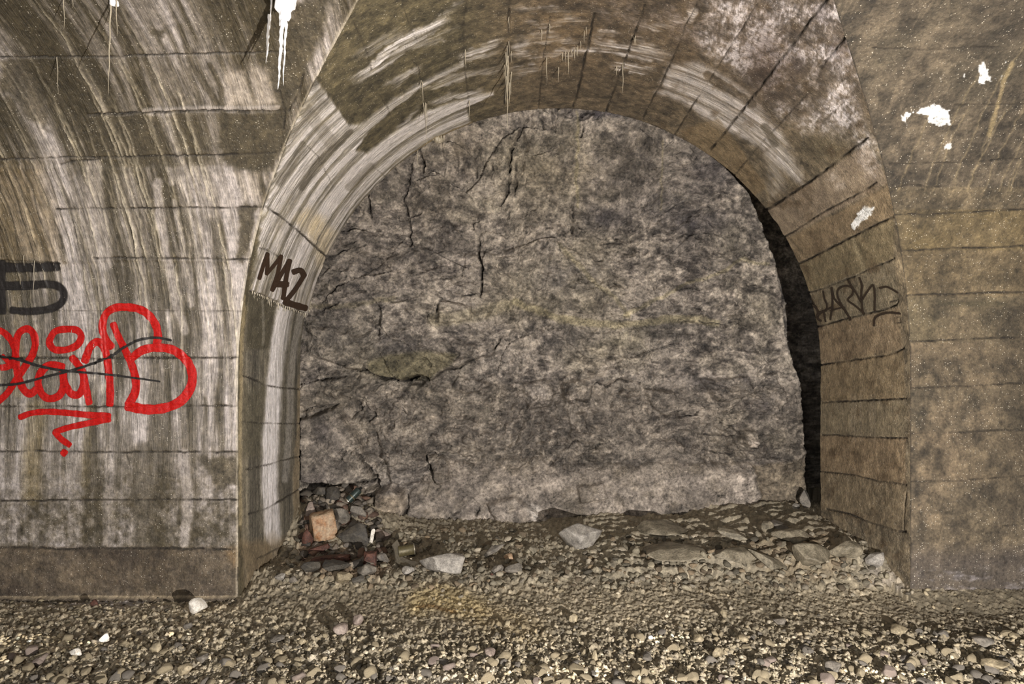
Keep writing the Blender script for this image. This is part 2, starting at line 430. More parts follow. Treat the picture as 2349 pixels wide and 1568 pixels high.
    P.mix(P.line([(85, 930), (78, 1000), (70, 1130)], 16, 26, 8, 3), rgb(150, 130, 82), .35)
    P.mix(P.line([(30, 640), (40, 740), (45, 900)], 10, 16, 8, 3), rgb(150, 132, 92), .3)
    P.mix(P.line([(205, 900), (200, 1050), (195, 1110)], 6, 14, 8, 3), rgb(150, 132, 92), .25)
    d += 0.004 * fin * (1 - low) + 0.005 * st * (1 - low)
    # rough dark foot of the wall
    rough = fbm(x * 22, s * 22, 4, 0.6, 17)
    m = sstep(1248, 1262, V + 4 * P.fv); P.mix(m, rgb(86, 74, 58), .8); P.mix(m * np.clip(.4 + 1.6 * fbm(x * 3, s * 5, 5, .6, seed=19), 0, 1), rgb(52, 43, 35), .7); P.mix(m * np.clip(1.8 * fbm(x * 5, s * 6, 5, .65, seed=23), 0, 1), rgb(128, 112, 90), .5)
    P.mix(P.poly([(520, 1255), (600, 1255), (600, 1345), (570, 1350), (535, 1300)], 12, 10, 4), rgb(150, 118, 76), .45)
    d += 0.0055 * rough * sstep(1000, 1200, V)
    d += 0.010 * m
    # footing ledge at the base
    d += 0.03 * sstep(1366, 1368, V) * (U < 575); P.mix(sstep(1370, 1372, V), rgb(84, 74, 60), .8)
    P.mix(P.line([(-20, 1366), (300, 1366), (575, 1367)], 1.5, 2, 2, 1), rgb(196, 178, 146), .6)  # highlight on the ledge's top edge, painted as a thin pale line
    jl = [([(0, 131), (230, 131), (400, 125), (560, 122), (660, 118)], 2.2), ([(200, 262), (330, 258), (420, 254), (540, 254), (650, 256)], 3.5), ([(0, 366), (170, 360), (330, 358), (520, 356), (632, 350)], 1.8),
          ([(140, 378), (170, 370), (230, 364)], 2, .8), ([(130, 478), (300, 477), (420, 475), (603, 474)], 2.4), ([(215, 590), (400, 592), (590, 594)], 2.2), ([(0, 597), (130, 600)], 1.5, .5), ([(0, 714), (250, 712), (565, 714)], 1.4, .6),
          ([(0, 820), (250, 821), (560, 819)], 2.4), ([(0, 931), (250, 932), (556, 930)], 1.8), ([(0, 1035), (250, 1036), (556, 1036)], 2.0), ([(0, 1147), (270, 1146), (556, 1145)], 2.4), ([(0, 1254), (130, 1258), (300, 1256), (560, 1258)], 2.6),
          ([(290, 995 + 50), (300, 1080), (345, 1090), (400, 1095)], 1.2, .5), ([(640, 200), (655, 260), (640, 350), (625, 440), (607, 470)], 2.2, .7), ([(695, 170), (685, 215), (662, 255)], 2.6, .9)]
    d = joints(P, jl, d)
    lip = P.line([(330, 251), (420, 247), (540, 247), (640, 247)], 5, 3, 2, 3); P.mix(lip, LIGHT, .5); d += .006 * lip
    P.mul(0.84 + 0.16 * sstep(-150, 420, V + 0.3 * U))  # vignette painted into the colour, darker towards the upper left
    P.mul(1 + 0.2 * np.clip(fbm(U / 9, V / 9, 3, seed=14), -1, 1))
    return d

WHITE_SPLATS = [([(2100, 262), (2120, 246), (2150, 242), (2178, 250), (2180, 285), (2160, 292), (2140, 285), (2120, 268)], .95), ([(2062, 262), (2076, 258), (2110, 245), (2125, 250), (2095, 262), (2085, 288), (2076, 290)], .7),
                ([(2238, 150), (2255, 142), (2268, 160), (2275, 178), (2258, 195), (2240, 190), (2245, 172)], .85), ([(2205, 170), (2216, 165), (2210, 182), (2200, 182)], .6), ([(2150, 178), (2160, 176), (2166, 200), (2154, 196)], .4),
                ([(2266, 175), (2298, 174), (2296, 184), (2268, 190)], .55), ([(2166, 330), (2186, 326), (2190, 338), (2170, 342)], .85), ([(2298, 138), (2310, 136), (2308, 148), (2300, 150)], .6), ([(2340, 148), (2349, 146), (2349, 156)], .6),
                ([(1954, 505), (1966, 488), (1985, 470), (2003, 475), (2000, 495), (1978, 505), (1966, 528), (1956, 525)], .9), ([(1860, 118), (1870, 120), (1875, 130), (1862, 130)], .5), ([(2158, 300), (2166, 300), (2164, 315), (2157, 312)], .5)]
def splats(P, d):
    sp = 0.5 + 0.5 * fbm(P.U / 7, P.V / 7, 3, 0.65, 77)
    for pts, k in WHITE_SPLATS:
        m = P.poly(pts, 9, 5, 5)
        m = sstep(0.62, 0.74, m * 0.62 * k + sp * 0.62)
        P.mix(m * (P.poly(pts, 14, 5, 5) > .02), rgb(255, 255, 253), .97); d += .004 * m
    return d

def paint_right(P, x, s, z):
    U, V = P.U, P.V; d = np.zeros(x.size)
    n1 = fbm(x * 2.5, s * 2.5, 5, 0.6, 41); n2 = fbm(x * 9, s * 9, 4, 0.6, 43); n3 = fbm_al(x * 14, s * 1.2, 4, 0.6, 44)
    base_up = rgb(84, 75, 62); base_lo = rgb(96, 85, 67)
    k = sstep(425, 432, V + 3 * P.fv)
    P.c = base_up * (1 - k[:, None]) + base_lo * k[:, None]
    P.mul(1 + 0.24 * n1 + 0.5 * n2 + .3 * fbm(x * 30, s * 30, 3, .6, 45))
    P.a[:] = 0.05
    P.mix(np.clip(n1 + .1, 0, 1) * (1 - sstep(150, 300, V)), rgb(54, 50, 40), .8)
    for v0, v1, kk, c in [(480, 575, .45, (116, 98, 58)), (575, 680, .35, (110, 92, 60)), (680, 785, .4, (88, 80, 58)), (785, 890, .3, (104, 88, 70)), (890, 990, .45, (80, 74, 60)), (990, 1105, .35, (110, 92, 72)), (1105, 1300, .25, (104, 90, 74))]:
        P.mix(sstep(v0 - 3, v0 + 2, V) * (1 - sstep(v1 - 3, v1 + 2, V)) * np.clip(.6 + n1, 0, 1), rgb(*c), kk)
    for cu, cv, ru, rv, kk in [(2160, 1000, 70, 110, .35), (2120, 1160, 45, 70, .4), (2200, 760, 60, 60, .25), (2240, 940, 60, 90, .25)]:
        P.mix(np.exp(-((U - cu) / ru) ** 2 - ((V - cv) / rv) ** 2) * np.clip(.7 + n2, 0, 1), rgb(158, 136, 110), kk)
    P.mix(P.poly([(2290, 720), (2349, 700), (2400, 900), (2400, 1200), (2300, 1150)], 40, 20, 5), rgb(62, 54, 42), .35)
    P.mix(P.poly([(2130, 660), (2150, 690), (2310, 690), (2310, 700), (2150, 700)], 6, 4, 2), rgb(60, 56, 40), .4)
    # faint pale runs on the upper part
    r = np.random.RandomState(5)
    for i in range(26):
        u0 = r.uniform(2.45, 3.35) if i > 3 else 2.3 + .2 * i; s0 = r.uniform(2.0, 2.7); ln = r.uniform(.4, 1.2)
        xx = u0 + 0.02 * fbm(s * 6, s * 0 + i, 3, seed=i + 60) + 0.01 * fbm(s * 22, s * 0 + i, 2, seed=i + 70)
        m = np.exp(-((x - xx) / 0.006) ** 2) * sstep(s0, s0 + .1, s) * (1 - sstep(s0 + ln - .2, s0 + ln, s)) * (V < 440)
        P.mix(m, rgb(170, 152, 116), .38); d += .002 * m
    P.mix(P.line([(2322, 148), (2300, 190), (2288, 240), (2270, 310)], 4, 6, 4, 3), rgb(190, 168, 120), .5)
    P.mix((n3 > .1) * (V < 260) * (U < 2180), rgb(132, 118, 98), .35)
    # salty dirty foot
    P.mix(sstep(1230, 1290, V + 14 * P.wv), rgb(80, 72, 68), .55)
    P.mix(np.clip(fbm(x * 12, s * 30, 4, 0.6, 50) * 2, 0, 1) * sstep(1290, 1315, V), rgb(190, 184, 190), .45)
    d += 0.003 * fbm(x * 28, s * 28, 3, 0.6, 51) + 0.004 * k
    jl = [([(2000, 112), (2130, 113), (2300, 108)], 1.6, .8), ([(2190, 240), (2349, 238)], 1.2, .6), ([(2042, 377), (2200, 372), (2349, 363)], 1.8, .8), ([(2052, 432), (2090, 424), (2130, 430), (2160, 428)], 1.8, .7), ([(2053, 492), (2200, 488), (2349, 479)], 2.2),
          ([(2060, 576), (2150, 571), (2349, 564)], 2.2), ([(2062, 678), (2160, 674), (2349, 668)], 2.2), ([(2070, 785), (2200, 778), (2339, 773)], 2.0), ([(2078, 889), (2200, 886), (2349, 877)], 1.8, .8), ([(2080, 994), (2200, 991), (2349, 984)], 1.8, .8),
          ([(2085, 1104), (2200, 1102), (2349, 1091)], 1.8, .8), ([(2300, 1204), (2349, 1202)], 1.6, .7), ]
    d = joints(P, jl, d)
    d = splats(P, d)
    P.mul(0.90 + 0.0 * V)
    return d

def build_barrel():
    """inner face of the side arch: left jamb, half circle, right jamb"""
    jl = ZB + 0.08
    st = 0.0068
    nj = int(jl / st); na = int(math.pi * RB / st)
    t = np.concatenate([np.linspace(-jl, 0, nj, endpoint=False), np.linspace(0, math.pi * RB, na, endpoint=False), np.linspace(math.pi * RB, math.pi * RB + jl, nj)])
    th = np.clip(t / RB, 0, math.pi)
    xx = XB - RB * np.cos(th); zz = ZB + RB * np.sin(th)
    zz = np.where(t < 0, ZB + t, np.where(t > math.pi * RB, ZB - (t - math.pi * RB), zz))
    yf = np.where(zz > ZV + RV * 0.9995, D1 - RV, front_y(zz))
    nc = 230
    q = np.linspace(0, 1, nc)
    Y = yf[:, None] + (D2 - yf)[:, None] * q[None, :]
    X = np.repeat(xx[:, None], nc, 1); Z = np.repeat(zz[:, None], nc, 1); T = np.repeat(t[:, None], nc, 1)
    P = Paint(X, Y, Z, rgb(98, 88, 68))
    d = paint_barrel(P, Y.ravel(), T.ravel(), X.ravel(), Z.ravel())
    n = np.stack([-(X - XB) / RB, 0 * X, -(Z - ZB) / RB], -1)
    n[np.abs(n[..., 0]) > 0.9999, 2] = 0
    n[(T < 0)] = (1, 0, 0); n[(T > math.pi * RB)] = (-1, 0, 0)
    n = n.reshape(-1, 3)
    dist = (Y - yf[:, None]).ravel()
    back = (D2 - Y).ravel()
    d = d + 0.006 * fbm(T.ravel() * 1.6, Y.ravel() * 1.6, 4, 0.5, 61) * sstep(0, .2, dist)
    d = d * sstep(0, 0.025, dist)
    # ragged back edge
    rag = 0.018 * fbm(T.ravel() * 9, T.ravel() * 0, 4, 0.65, 63)
    V = np.stack([X.ravel(), Y.ravel() + rag * (1 - sstep(0, .15, back)), Z.ravel()], 1) + n * d[:, None]
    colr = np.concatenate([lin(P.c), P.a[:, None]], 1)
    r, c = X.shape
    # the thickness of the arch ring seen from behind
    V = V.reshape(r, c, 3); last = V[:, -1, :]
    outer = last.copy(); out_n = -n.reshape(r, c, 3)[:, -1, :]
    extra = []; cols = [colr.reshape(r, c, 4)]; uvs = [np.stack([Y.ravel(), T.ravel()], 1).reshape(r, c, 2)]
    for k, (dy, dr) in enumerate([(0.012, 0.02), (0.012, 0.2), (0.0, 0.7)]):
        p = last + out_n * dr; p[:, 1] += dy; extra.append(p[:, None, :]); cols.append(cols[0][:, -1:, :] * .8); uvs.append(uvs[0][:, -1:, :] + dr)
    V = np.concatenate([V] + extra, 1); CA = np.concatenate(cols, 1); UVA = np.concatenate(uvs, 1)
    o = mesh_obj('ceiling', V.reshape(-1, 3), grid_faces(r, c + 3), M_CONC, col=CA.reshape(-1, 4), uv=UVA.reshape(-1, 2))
    return tag(o, kind='structure')

def paint_barrel(P, y, t, x, z):
    U, V = P.U, P.V
    n1 = fbm(y * 2.5, t * 2.5, 5, 0.6, 71); n2 = fbm(y * 12, t * 12, 4, 0.6, 72); st = fbm_al(y * 16, t * 0.5, 4, 0.62, 73); fin = fbm_al(y * 60, t * 3.5, 4, 0.62, 74)
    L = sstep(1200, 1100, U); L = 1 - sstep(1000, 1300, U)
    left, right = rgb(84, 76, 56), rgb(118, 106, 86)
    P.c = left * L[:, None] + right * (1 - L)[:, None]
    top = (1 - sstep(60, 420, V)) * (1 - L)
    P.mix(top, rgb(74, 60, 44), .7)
    P.mul(1 + .24 * n1 + .40 * n2 + .3 * fbm(y * 30, t * 30, 3, .6, 76))
    P.a[:] = 0.1; d = 0.0015 * n2 + 0.002 * fbm(y * 30, t * 30, 3, 0.6, 75)
    streakmul = np.clip(0.62 + 1.1 * st + 0.6 * fin, 0.12, 1.25)
    def cal(m, c=None, k=0.9, rel=0.006):
        c = rgb(232, 224, 220)
        nonlocal d
        mm = np.clip(m, 0, 1)
        P.mix(mm * np.clip(streakmul + .1, 0, 1), c, k); P.alpha(mm, .9)
        d += rel * mm * (1 + .35 * st + .4 * fin)
    # --- left haunch: thick pale calcite
    m = P.poly([(603, 472), (640, 380), (665, 285), (690, 190), (716, 162), (742, 205), (775, 250), (797, 285), (828, 282), (890, 235), (960, 190), (1062, 138), (1068, 150), (1010, 178), (968, 200), (900, 248), (850, 295), (815, 345),
                (840, 352), (900, 302), (972, 256), (1060, 228), (1130, 208), (1132, 216), (1072, 245), (1080, 280), (1000, 312), (900, 385), (830, 475), (770, 570), (735, 660), (712, 728), (640, 694), (572, 668), (578, 640), (590, 560)], 4, 4, 3)
    cal(m, LIGHT * 1.06, .9, .010)
    P.mix(P.poly([(700, 470), (740, 500), (770, 530), (755, 580), (735, 650), (720, 560), (690, 520), (670, 500)], 14, 9, 5) * np.clip(.6 + st, 0, 1), rgb(214, 190, 140), .6)
    P.mix(P.line([(1080, 285), (1000, 316), (900, 392), (830, 482), (770, 578), (735, 668), (716, 740), (704, 850), (697, 980), (700, 1180)], 5, 5, 2, 3), rgb(184, 164, 128), .6)
    for pts, wd, k in [([(690, 430), (720, 380), (800, 300)], 9, .7), ([(640, 420), (665, 380), (690, 330)], 12, .45), ([(800, 430), (830, 400), (850, 380)], 12, .35), ([(655, 330), (700, 260), (740, 230)], 8, .3), ([(700, 250), (760, 330)], 26, .25)]:
        P.mix(P.line(pts, wd, 5, 4, 2), OLIVE, k)
    # --- pale arcs higher up
    for pts, wd, k in [([(805, 185), (850, 150), (920, 95), (1000, 50), (1058, 8)], 9, .75), ([(850, 150), (920, 110), (990, 70), (1030, 45)], 7, .6), ([(810, 195), (860, 165), (940, 110), (1050, 62)], 5, .55), ([(815, 130), (870, 100), (930, 70)], 16, .35),
                       ([(830, 180), (850, 160), (880, 145)], 18, .4), ([(1052, 125), (1100, 112), (1150, 92)], 8, .7), ([(1055, 140), (1100, 128), (1140, 120)], 4, .5), ([(1000, 185), (1060, 172), (1150, 155)], 8, .5), ([(970, 205), (1010, 195), (1070, 180)], 4, .5),
                       ([(985, 235), (1020, 222), (1050, 210)], 3, .6), ([(1000, 235), (1060, 218), (1110, 208)], 6, .6), ([(900, 205), (940, 170), (965, 155)], 5, .4), ([(970, 110), (1010, 90), (1020, 88)], 4, .5), ([(880, 200), (955, 158)], 4, .4),
                       ([(905, 290), (935, 270), (960, 245)], 3, .5), ([(735, 60), (760, 20)], 10, .15)]:
        cal(P.line(pts, wd, 6, 6, 6, True) * np.clip(.7 + .9 * fin + .3, 0, 1.1), LIGHT * 1.1, min(1, k * 1.25), .004)
    # --- crown: broken pale bands
    for pts, wd, k in [([(1170, 108), (1215, 104)], 12, .8), ([(1170, 130), (1210, 125), (1250, 128)], 7, .55), ([(1175, 165), (1215, 160), (1240, 155)], 22, .5), ([(1180, 25), (1260, 22), (1330, 40)], 5, .5), ([(1200, 50), (1250, 60), (1300, 45), (1350, 50)], 7, .55), ([(1220, 75), (1300, 85)], 8, .5),
                       ([(1180, 88), (1260, 92), (1330, 95)], 9, .5), ([(1250, 130), (1300, 122), (1340, 115), (1380, 110)], 9, .7), ([(1350, 80), (1430, 78)], 5, .7), ([(1345, 105), (1420, 112), (1480, 120), (1530, 130)], 26, .8), ([(1400, 150), (1450, 155), (1500, 160)], 9, .75), ([(1350, 20), (1400, 25), (1440, 30)], 5, .3),
                       ([(1440, 45), (1500, 60), (1560, 50)], 9, .4), ([(1540, 40), (1580, 45), (1600, 5)], 11, .45), ([(1450, 90), (1520, 110)], 9, .5)]:
        cal(P.line(pts, wd, 7, 10, 10, True) * np.clip(.7 + .9 * fin + .4 * n2, 0, 1.1), LIGHT * 1.1, min(1, k * 1.3), .004)
    P.mix(P.poly([(1170, 20), (1350, 30), (1350, 120), (1200, 95)], 14, 12, 6) * np.clip(.3 + 1.5 * n2, 0, 1), rgb(120, 100, 72), .6)
    # --- right shoulder: one broad band and a cloud of frosty spots
    m = P.poly([(1508, 210), (1535, 150), (1600, 142), (1650, 165), (1720, 220), (1790, 300), (1835, 385), (1845, 420), (1810, 400), (1760, 350), (1700, 320), (1640, 285), (1560, 232)], 12, 8, 5)
    cal(m * (1 - P.line([(1625, 172), (1680, 210), (1725, 240)], 16, 5, 3, 3) * .8), rgb(178, 168, 162), .8, .005)
    cal(P.line([(1690, 230), (1740, 275), (1775, 330)], 8, 8, 3, 4), rgb(160, 150, 138), .5, .002)
    cal(P.poly([(1750, 330), (1790, 350), (1800, 440), (1770, 470)], 16, 6, 6), rgb(170, 158, 146), .4, .002)
    P.mix(P.line([(1755, 290), (1780, 330)], 10, 6, 3, 3), OLIVE, .6)
    blot = np.clip(fbm(U / 46, V / 46, 5, .62, 81) * 1.7 + .48, 0, 1) * (.35 + 1.5 * np.clip(.35 + 1.3 * fbm(U / 7, V / 7, 4, .7, 82), 0, 1))
    m = P.poly([(1620, 0), (1960, 0), (1985, 120), (1990, 260), (2010, 380), (2005, 420), (1960, 330), (1850, 300), (1790, 260), (1700, 170), (1600, 100)], 22, 14, 6)
    P.mix(m * blot, rgb(238, 230, 232), .78); P.mix(m * (1 - blot), rgb(82, 74, 70), .35)
    m = P.poly([(1960, 300), (2010, 310), (2015, 400), (1985, 400)], 14, 8, 6); P.mix(m * blot, rgb(220, 212, 208), .8)
    P.mix(P.poly([(1890, 395), (1915, 385), (1935, 430), (1915, 440)], 8, 6, 6) * blot, rgb(220, 212, 205), .8)
    P.mix(P.poly([(1350, 0), (1620, 0), (1600, 100), (1400, 60)], 24, 14, 6) * blot, rgb(146, 132, 124), .5)
    for c, r_ in [((1880, 30), 25), ((1930, 110), 30), ((1830, 150), 22)]:
        P.mix(np.exp(-((U - c[0]) ** 2 + (V - c[1]) ** 2) / r_ ** 2), rgb(70, 62, 62), .45)
    P.mix(np.exp(-((U - 1760) / 60) ** 2 - ((V - 150) / 90) ** 2), rgb(58, 44, 36), .55)
    P.mix(np.exp(-((U - 1900) / 60) ** 2 - ((V - 335) / 40) ** 2), rgb(80, 72, 54), .6)
    # --- right flank bands by board
    for pts, c, k in [([(1560, 300), (1650, 270), (1760, 430), (1700, 470)], (112, 92, 62), .5), ([(1760, 480), (1990, 330), (2040, 420), (1790, 550)], (128, 112, 96), .55), ([(1790, 555), (2050, 420), (2050, 495), (1815, 612)], (112, 92, 66), .5),
                      ([(1815, 615), (2050, 497), (2050, 592), (1830, 680)], (100, 88, 60), .5), ([(1828, 680), (2052, 594), (2060, 705), (1850, 755)], (98, 90, 72), .5), ([(1850, 756), (2060, 706), (2070, 800), (1870, 838)], (118, 98, 74), .5),
                      ([(1870, 838), (2070, 802), (2078, 915), (1885, 922)], (116, 98, 70), .5), ([(1882, 922), (2078, 916), (2078, 1004), (1884, 997)], (98, 88, 68), .6), ([(1882, 998), (2078, 1005), (2078, 1112), (1882, 1080)], (116, 94, 68), .5),
                      ([(1880, 1080), (2078, 1114), (2080, 1220), (1875, 1165)], (108, 92, 68), .4)]:
        P.mix(P.poly(pts, 4, 2, 1), (rgb(*c) * 1.3 * .8 + rgb(118, 112, 100) * .25), k)
    P.mix(np.clip(fbm(U / 30, V / 30, 4, .6, 85) - .15, 0, 1) * 1.8 * (U > 1500), rgb(80, 64, 44), .7)
    P.mix(P.line([(1955, 540), (1965, 575), (1985, 630)], 4, 6, 3, 3), rgb(160, 148, 120), .4)
    P.mix(P.line([(1815, 560), (1850, 590), (1835, 575)], 8, 8, 5, 5) * blot, rgb(200, 186, 165), .7)
    for u0 in (1955, 1962, 1975, 1998, 2006):
        P.mix(P.line([(u0, 905), (u0 + 1, 1010)], 2.5, 3, 2, 2), rgb(150, 138, 120), .25)
    # --- left jamb: olive concrete with one bright run and a cream edge
    jb = P.poly([(572, 668), (640, 694), (712, 726), (705, 840), (698, 960), (698, 1320), (560, 1360), (548, 1000), (556, 800)], 3, 2, 2)
    P.mix(jb, rgb(108, 102, 90), .8); P.mul(1 + jb * (.5 * st + .3 * fin)); P.mix(jb * sstep(575, 552, U - 0) , rgb(176, 160, 128), .4)
    P.mix(P.poly([(572, 668), (630, 690), (622, 800), (566, 800)], 3, 3, 2), rgb(78, 72, 56), .85)
    P.mix(P.poly([(556, 880), (620, 880), (612, 1050), (552, 1050)], 10, 3, 2), rgb(90, 84, 66), .6)
    jm = np.clip(.55 + .8 * st + .4 * fin, 0, 1) * sstep(690, 760, V)
    P.mix(P.line([(655, 705), (640, 780), (628, 880), (620, 1000), (618, 1120), (625, 1230)], 26, 12, 4, 2) * np.clip(.75 + .6 * st + .5 * fin, 0, 1.1), rgb(245, 238, 236), .95); P.alpha(P.line([(655, 705), (640, 780), (628, 880), (620, 1000), (618, 1120), (625, 1230)], 26, 12, 4, 2), .9)
    P.mix(P.line([(690, 720), (675, 790), (668, 870), (662, 1000), (655, 1100)], 9, 7, 3, 2), rgb(170, 164, 156), .55)
    P.mix(P.line([(576, 820), (582, 860), (580, 890)], 22, 8, 3, 2) * jm, rgb(150, 144, 130), .5)
    P.mix(P.line([(602, 690), (606, 760), (602, 790)], 3, 3, 2, 2), rgb(150, 144, 130), .6)
    P.mix(P.line([(705, 745), (700, 800), (690, 900), (686, 1010), (680, 1100), (684, 1200)], 9, 7, 3, 4), rgb(164, 144, 112), .6)
    P.mix(P.line([(560, 680), (554, 800), (550, 1000), (552, 1200)], 3, 5, 1, 2), rgb(190, 172, 134), .6)
    P.mix(P.poly([(550, 1240), (700, 1230), (700, 1330), (560, 1370)], 14, 8, 4), rgb(128, 108, 78), .6)
    P.mix(P.line([(625, 1230), (640, 1290)], 14, 12, 4, 3), rgb(170, 156, 136), .4)
    # --- drip edge under the thick crust
    d += 0.006 * P.poly([(572, 664), (640, 690), (712, 722), (735, 640), (740, 560), (600, 470)], 2, 1, 4)
    jl = [([(1900, -5), (1835, 80), (1740, 205), (1690, 270), (1640, 330), (1628, 342)], 4.0), ([(1735, 10), (1700, 70), (1680, 100), (1640, 165), (1590, 240), (1545, 312)], 1.6, .8), ([(1600, 5), (1575, 55), (1545, 130), (1520, 185), (1475, 268)], 1.8, .9), ([(1480, 10), (1436, 133), (1420, 175), (1391, 257)], 2.4),
          ([(1365, 30), (1342, 130), (1330, 190), (1315, 245)], 3.0), ([(1262, 40), (1245, 150), (1235, 250)], 1.6, .7), ([(1170, -5), (1167, 60), (1166, 130), (1158, 240)], 3.0), ([(1072, 0), (1062, 60), (1066, 150), (1074, 235)], 1.6, .6), ([(790, 0), (815, 60), (838, 110), (850, 160)], 1.6, .6), ([(925, 5), (933, 40), (955, 90)], 1.4, .5),
          ([(950, 145), (960, 155), (968, 200), (980, 240)], 1.6, .6), ([(868, 215), (885, 240), (900, 275)], 1.6, .5), ([(700, 330), (730, 360), (760, 420)], 1.2, .4), ([(855, 380), (880, 400), (890, 420)], 1.2, .4),
          ([(1970, 45), (1950, 75), (1910, 120), (1880, 158)], 5.0, .8), ([(1860, 205), (1800, 270), (1740, 335), (1690, 395), (1660, 425)], 1.6, .7), ([(1935, 235), (1905, 262), (1880, 290)], 1.6, .6), ([(1990, 318), (1958, 340), (1880, 400), (1800, 455), (1770, 475), (1740, 492)], 3.6), ([(2010, 420), (1975, 440), (1900, 480), (1860, 505), (1785, 552)], 2.0, .9),
          ([(2050, 496), (1990, 525), (1910, 566), (1860, 592), (1810, 616)], 2.8), ([(2052, 593), (2000, 615), (1955, 635), (1890, 660), (1828, 680)], 1.8, .9), ([(2055, 700), (2020, 712), (1950, 728), (1850, 756)], 2.2), ([(2072, 798), (2055, 808), (2030, 815), (1950, 826), (1870, 838)], 2.6), ([(2078, 914), (1990, 918), (1885, 922)], 2.4),
          ([(2078, 1005), (2010, 1003), (1940, 998), (1885, 997)], 2.2), ([(1884, 1080), (1960, 1090), (2010, 1102), (2078, 1112)], 1.8, .8), ([(1895, 1166), (1945, 1180), (2010, 1203), (2078, 1219)], 2.6), ([(2078, 1130), (2072, 1200), (2074, 1215)], 2.2, .8),
          ([(604, 470), (640, 492), (662, 512), (700, 545), (730, 572), (757, 595)], 3.2), ([(590, 566), (610, 572), (640, 590)], 2, .6), ([(574, 667), (610, 682), (640, 698), (680, 712), (712, 728)], 3.0), ([(558, 862), (585, 870), (610, 883), (690, 893)], 2.0, .8), ([(556, 968), (620, 970), (690, 971)], 1.6, .7),
          ([(565, 1076), (610, 1066), (645, 1056), (690, 1046)], 2.0, .7), ([(570, 1178), (610, 1166), (650, 1146), (698, 1116)], 2.2, .8), ([(590, 1280), (640, 1256), (690, 1228)], 1.8, .6),
          ([(2040, 692), (2060, 688), (2056, 700), (2042, 704)], 1.6, .8), ([(2048, 730), (2064, 726), (2064, 740), (2050, 742), (2048, 730)], 1.6, .9)]
    d = joints(P, jl, d, 0.014)
    d = splats(P, d)
    return d

# ------------------------------------------------------------------ rock behind the arch
EDGE_R = [(-400, 1500), (250, 1560), (300, 1600), (360, 1640), (440, 1706), (510, 1738), (600, 1772), (700, 1790), (800, 1808), (880, 1832), (950, 1840), (1050, 1846), (1110, 1845), (1200, 1858), (1400, 1860)]
def rock_depth(x, z):
    """how far away the rock face stands (without the fine relief)"""
    y = 6.42 - 0.42 * sstep(0.2, -2.0, x) - 0.0 * z
    y = y - 0.50 * sstep(2.75, 3.55, z)
    return y
def sstep2(a, b, x): return sstep(a, b, x)
CRACKS = [([(1211, 272), (1190, 317), (1173, 344), (1172, 385), (1167, 443), (1146, 473)], 6), ([(1187, 360), (1186, 420), (1180, 450)], 4), ([(980, 335), (949, 360), (944, 393), (930, 460), (936, 495), (941, 546), (945, 581)], 4), ([(936, 495), (970, 486)], 2.5), ([(853, 450), (851, 505)], 4),
          ([(1100, 546), (1100, 581), (1106, 607), (1105, 654), (1102, 680)], 6), ([(1165, 485), (1160, 520)], 3), ([(1098, 508), (1084, 512), (1084, 530)], 3), ([(1149, 765), (1140, 792), (1133, 818)], 5), ([(1020, 685), (1006, 692), (1004, 737)], 3), ([(1312, 476), (1314, 535)], 5), ([(1314, 520), (1338, 524)], 2),
          ([(805, 845), (837, 848), (859, 862), (900, 870), (939, 875), (964, 864), (996, 873)], 9), ([(996, 873), (1019, 850), (1054, 840), (1086, 827), (1114, 818)], 4), ([(700, 872), (760, 868), (805, 858)], 3), ([(1273, 920), (1347, 920), (1356, 885), (1369, 878), (1391, 888), (1423, 872), (1465, 875), (1461, 894)], 4),
          ([(1528, 961), (1554, 955), (1589, 949), (1600, 940)], 3), ([(1390, 658), (1412, 652), (1428, 656)], 4), ([(1550, 665), (1600, 664), (1625, 662)], 2.5), ([(852, 965), (870, 945), (855, 940)], 3), ([(825, 1020), (845, 1055), (860, 1090), (868, 1115)], 4), ([(785, 1060), (808, 1020), (815, 990)], 3),
          ([(700, 1112), (760, 1106), (830, 1112), (868, 1100)], 6), ([(980, 1040), (990, 1065), (1003, 1098)], 5), ([(980, 1038), (1000, 1038), (1012, 1044)], 4), ([(940, 1130), (936, 1180), (942, 1210)], 5), ([(1010, 1205), (1040, 1180), (1060, 1165)], 5), ([(1100, 1160), (1095, 1180)], 4), ([(860, 1140), (852, 1175), (860, 1205)], 4),
          ([(1085, 990), (1090, 1020)], 2), ([(1010, 765), (1060, 760)], 2), ([(770, 585), (785, 570), (800, 572)], 3), ([(735, 700), (770, 660), (800, 645)], 3), ([(720, 725), (760, 700), (790, 690)], 2.5), ([(1060, 675), (1095, 672)], 3), ([(1210, 405), (1205, 430)], 0.1), ([(1235, 255), (1250, 300)], 3), ([(1270, 255), (1268, 285), (1275, 310)], 3),
          ([(1332, 255), (1336, 300), (1330, 320)], 4), ([(1095, 385), (1094, 410)], 3), ([(1128, 375), (1126, 412)], 4), ([(965, 335), (975, 380), (972, 395)], 5), ([(1560, 990), (1680, 1000), (1700, 1046)], 1.5), ([(1620, 1030), (1690, 1045)], 3), ([(1505, 560), (1540, 545), (1600, 535), (1665, 545)], 2), ([(1360, 560), (1420, 560), (1480, 580)], 1.6), ([(1365, 600), (1385, 599)], 3), ([(1540, 740), (1600, 738), (1700, 744)], 2), ([(1300, 1025), (1316, 1008), (1336, 1012)], 3), ([(1370, 1000), (1385, 1010), (1340, 1030)], 2.5), ([(1655, 985), (1680, 975), (1690, 990)], 4), ([(690, 945), (730, 930), (780, 925)], 2)]
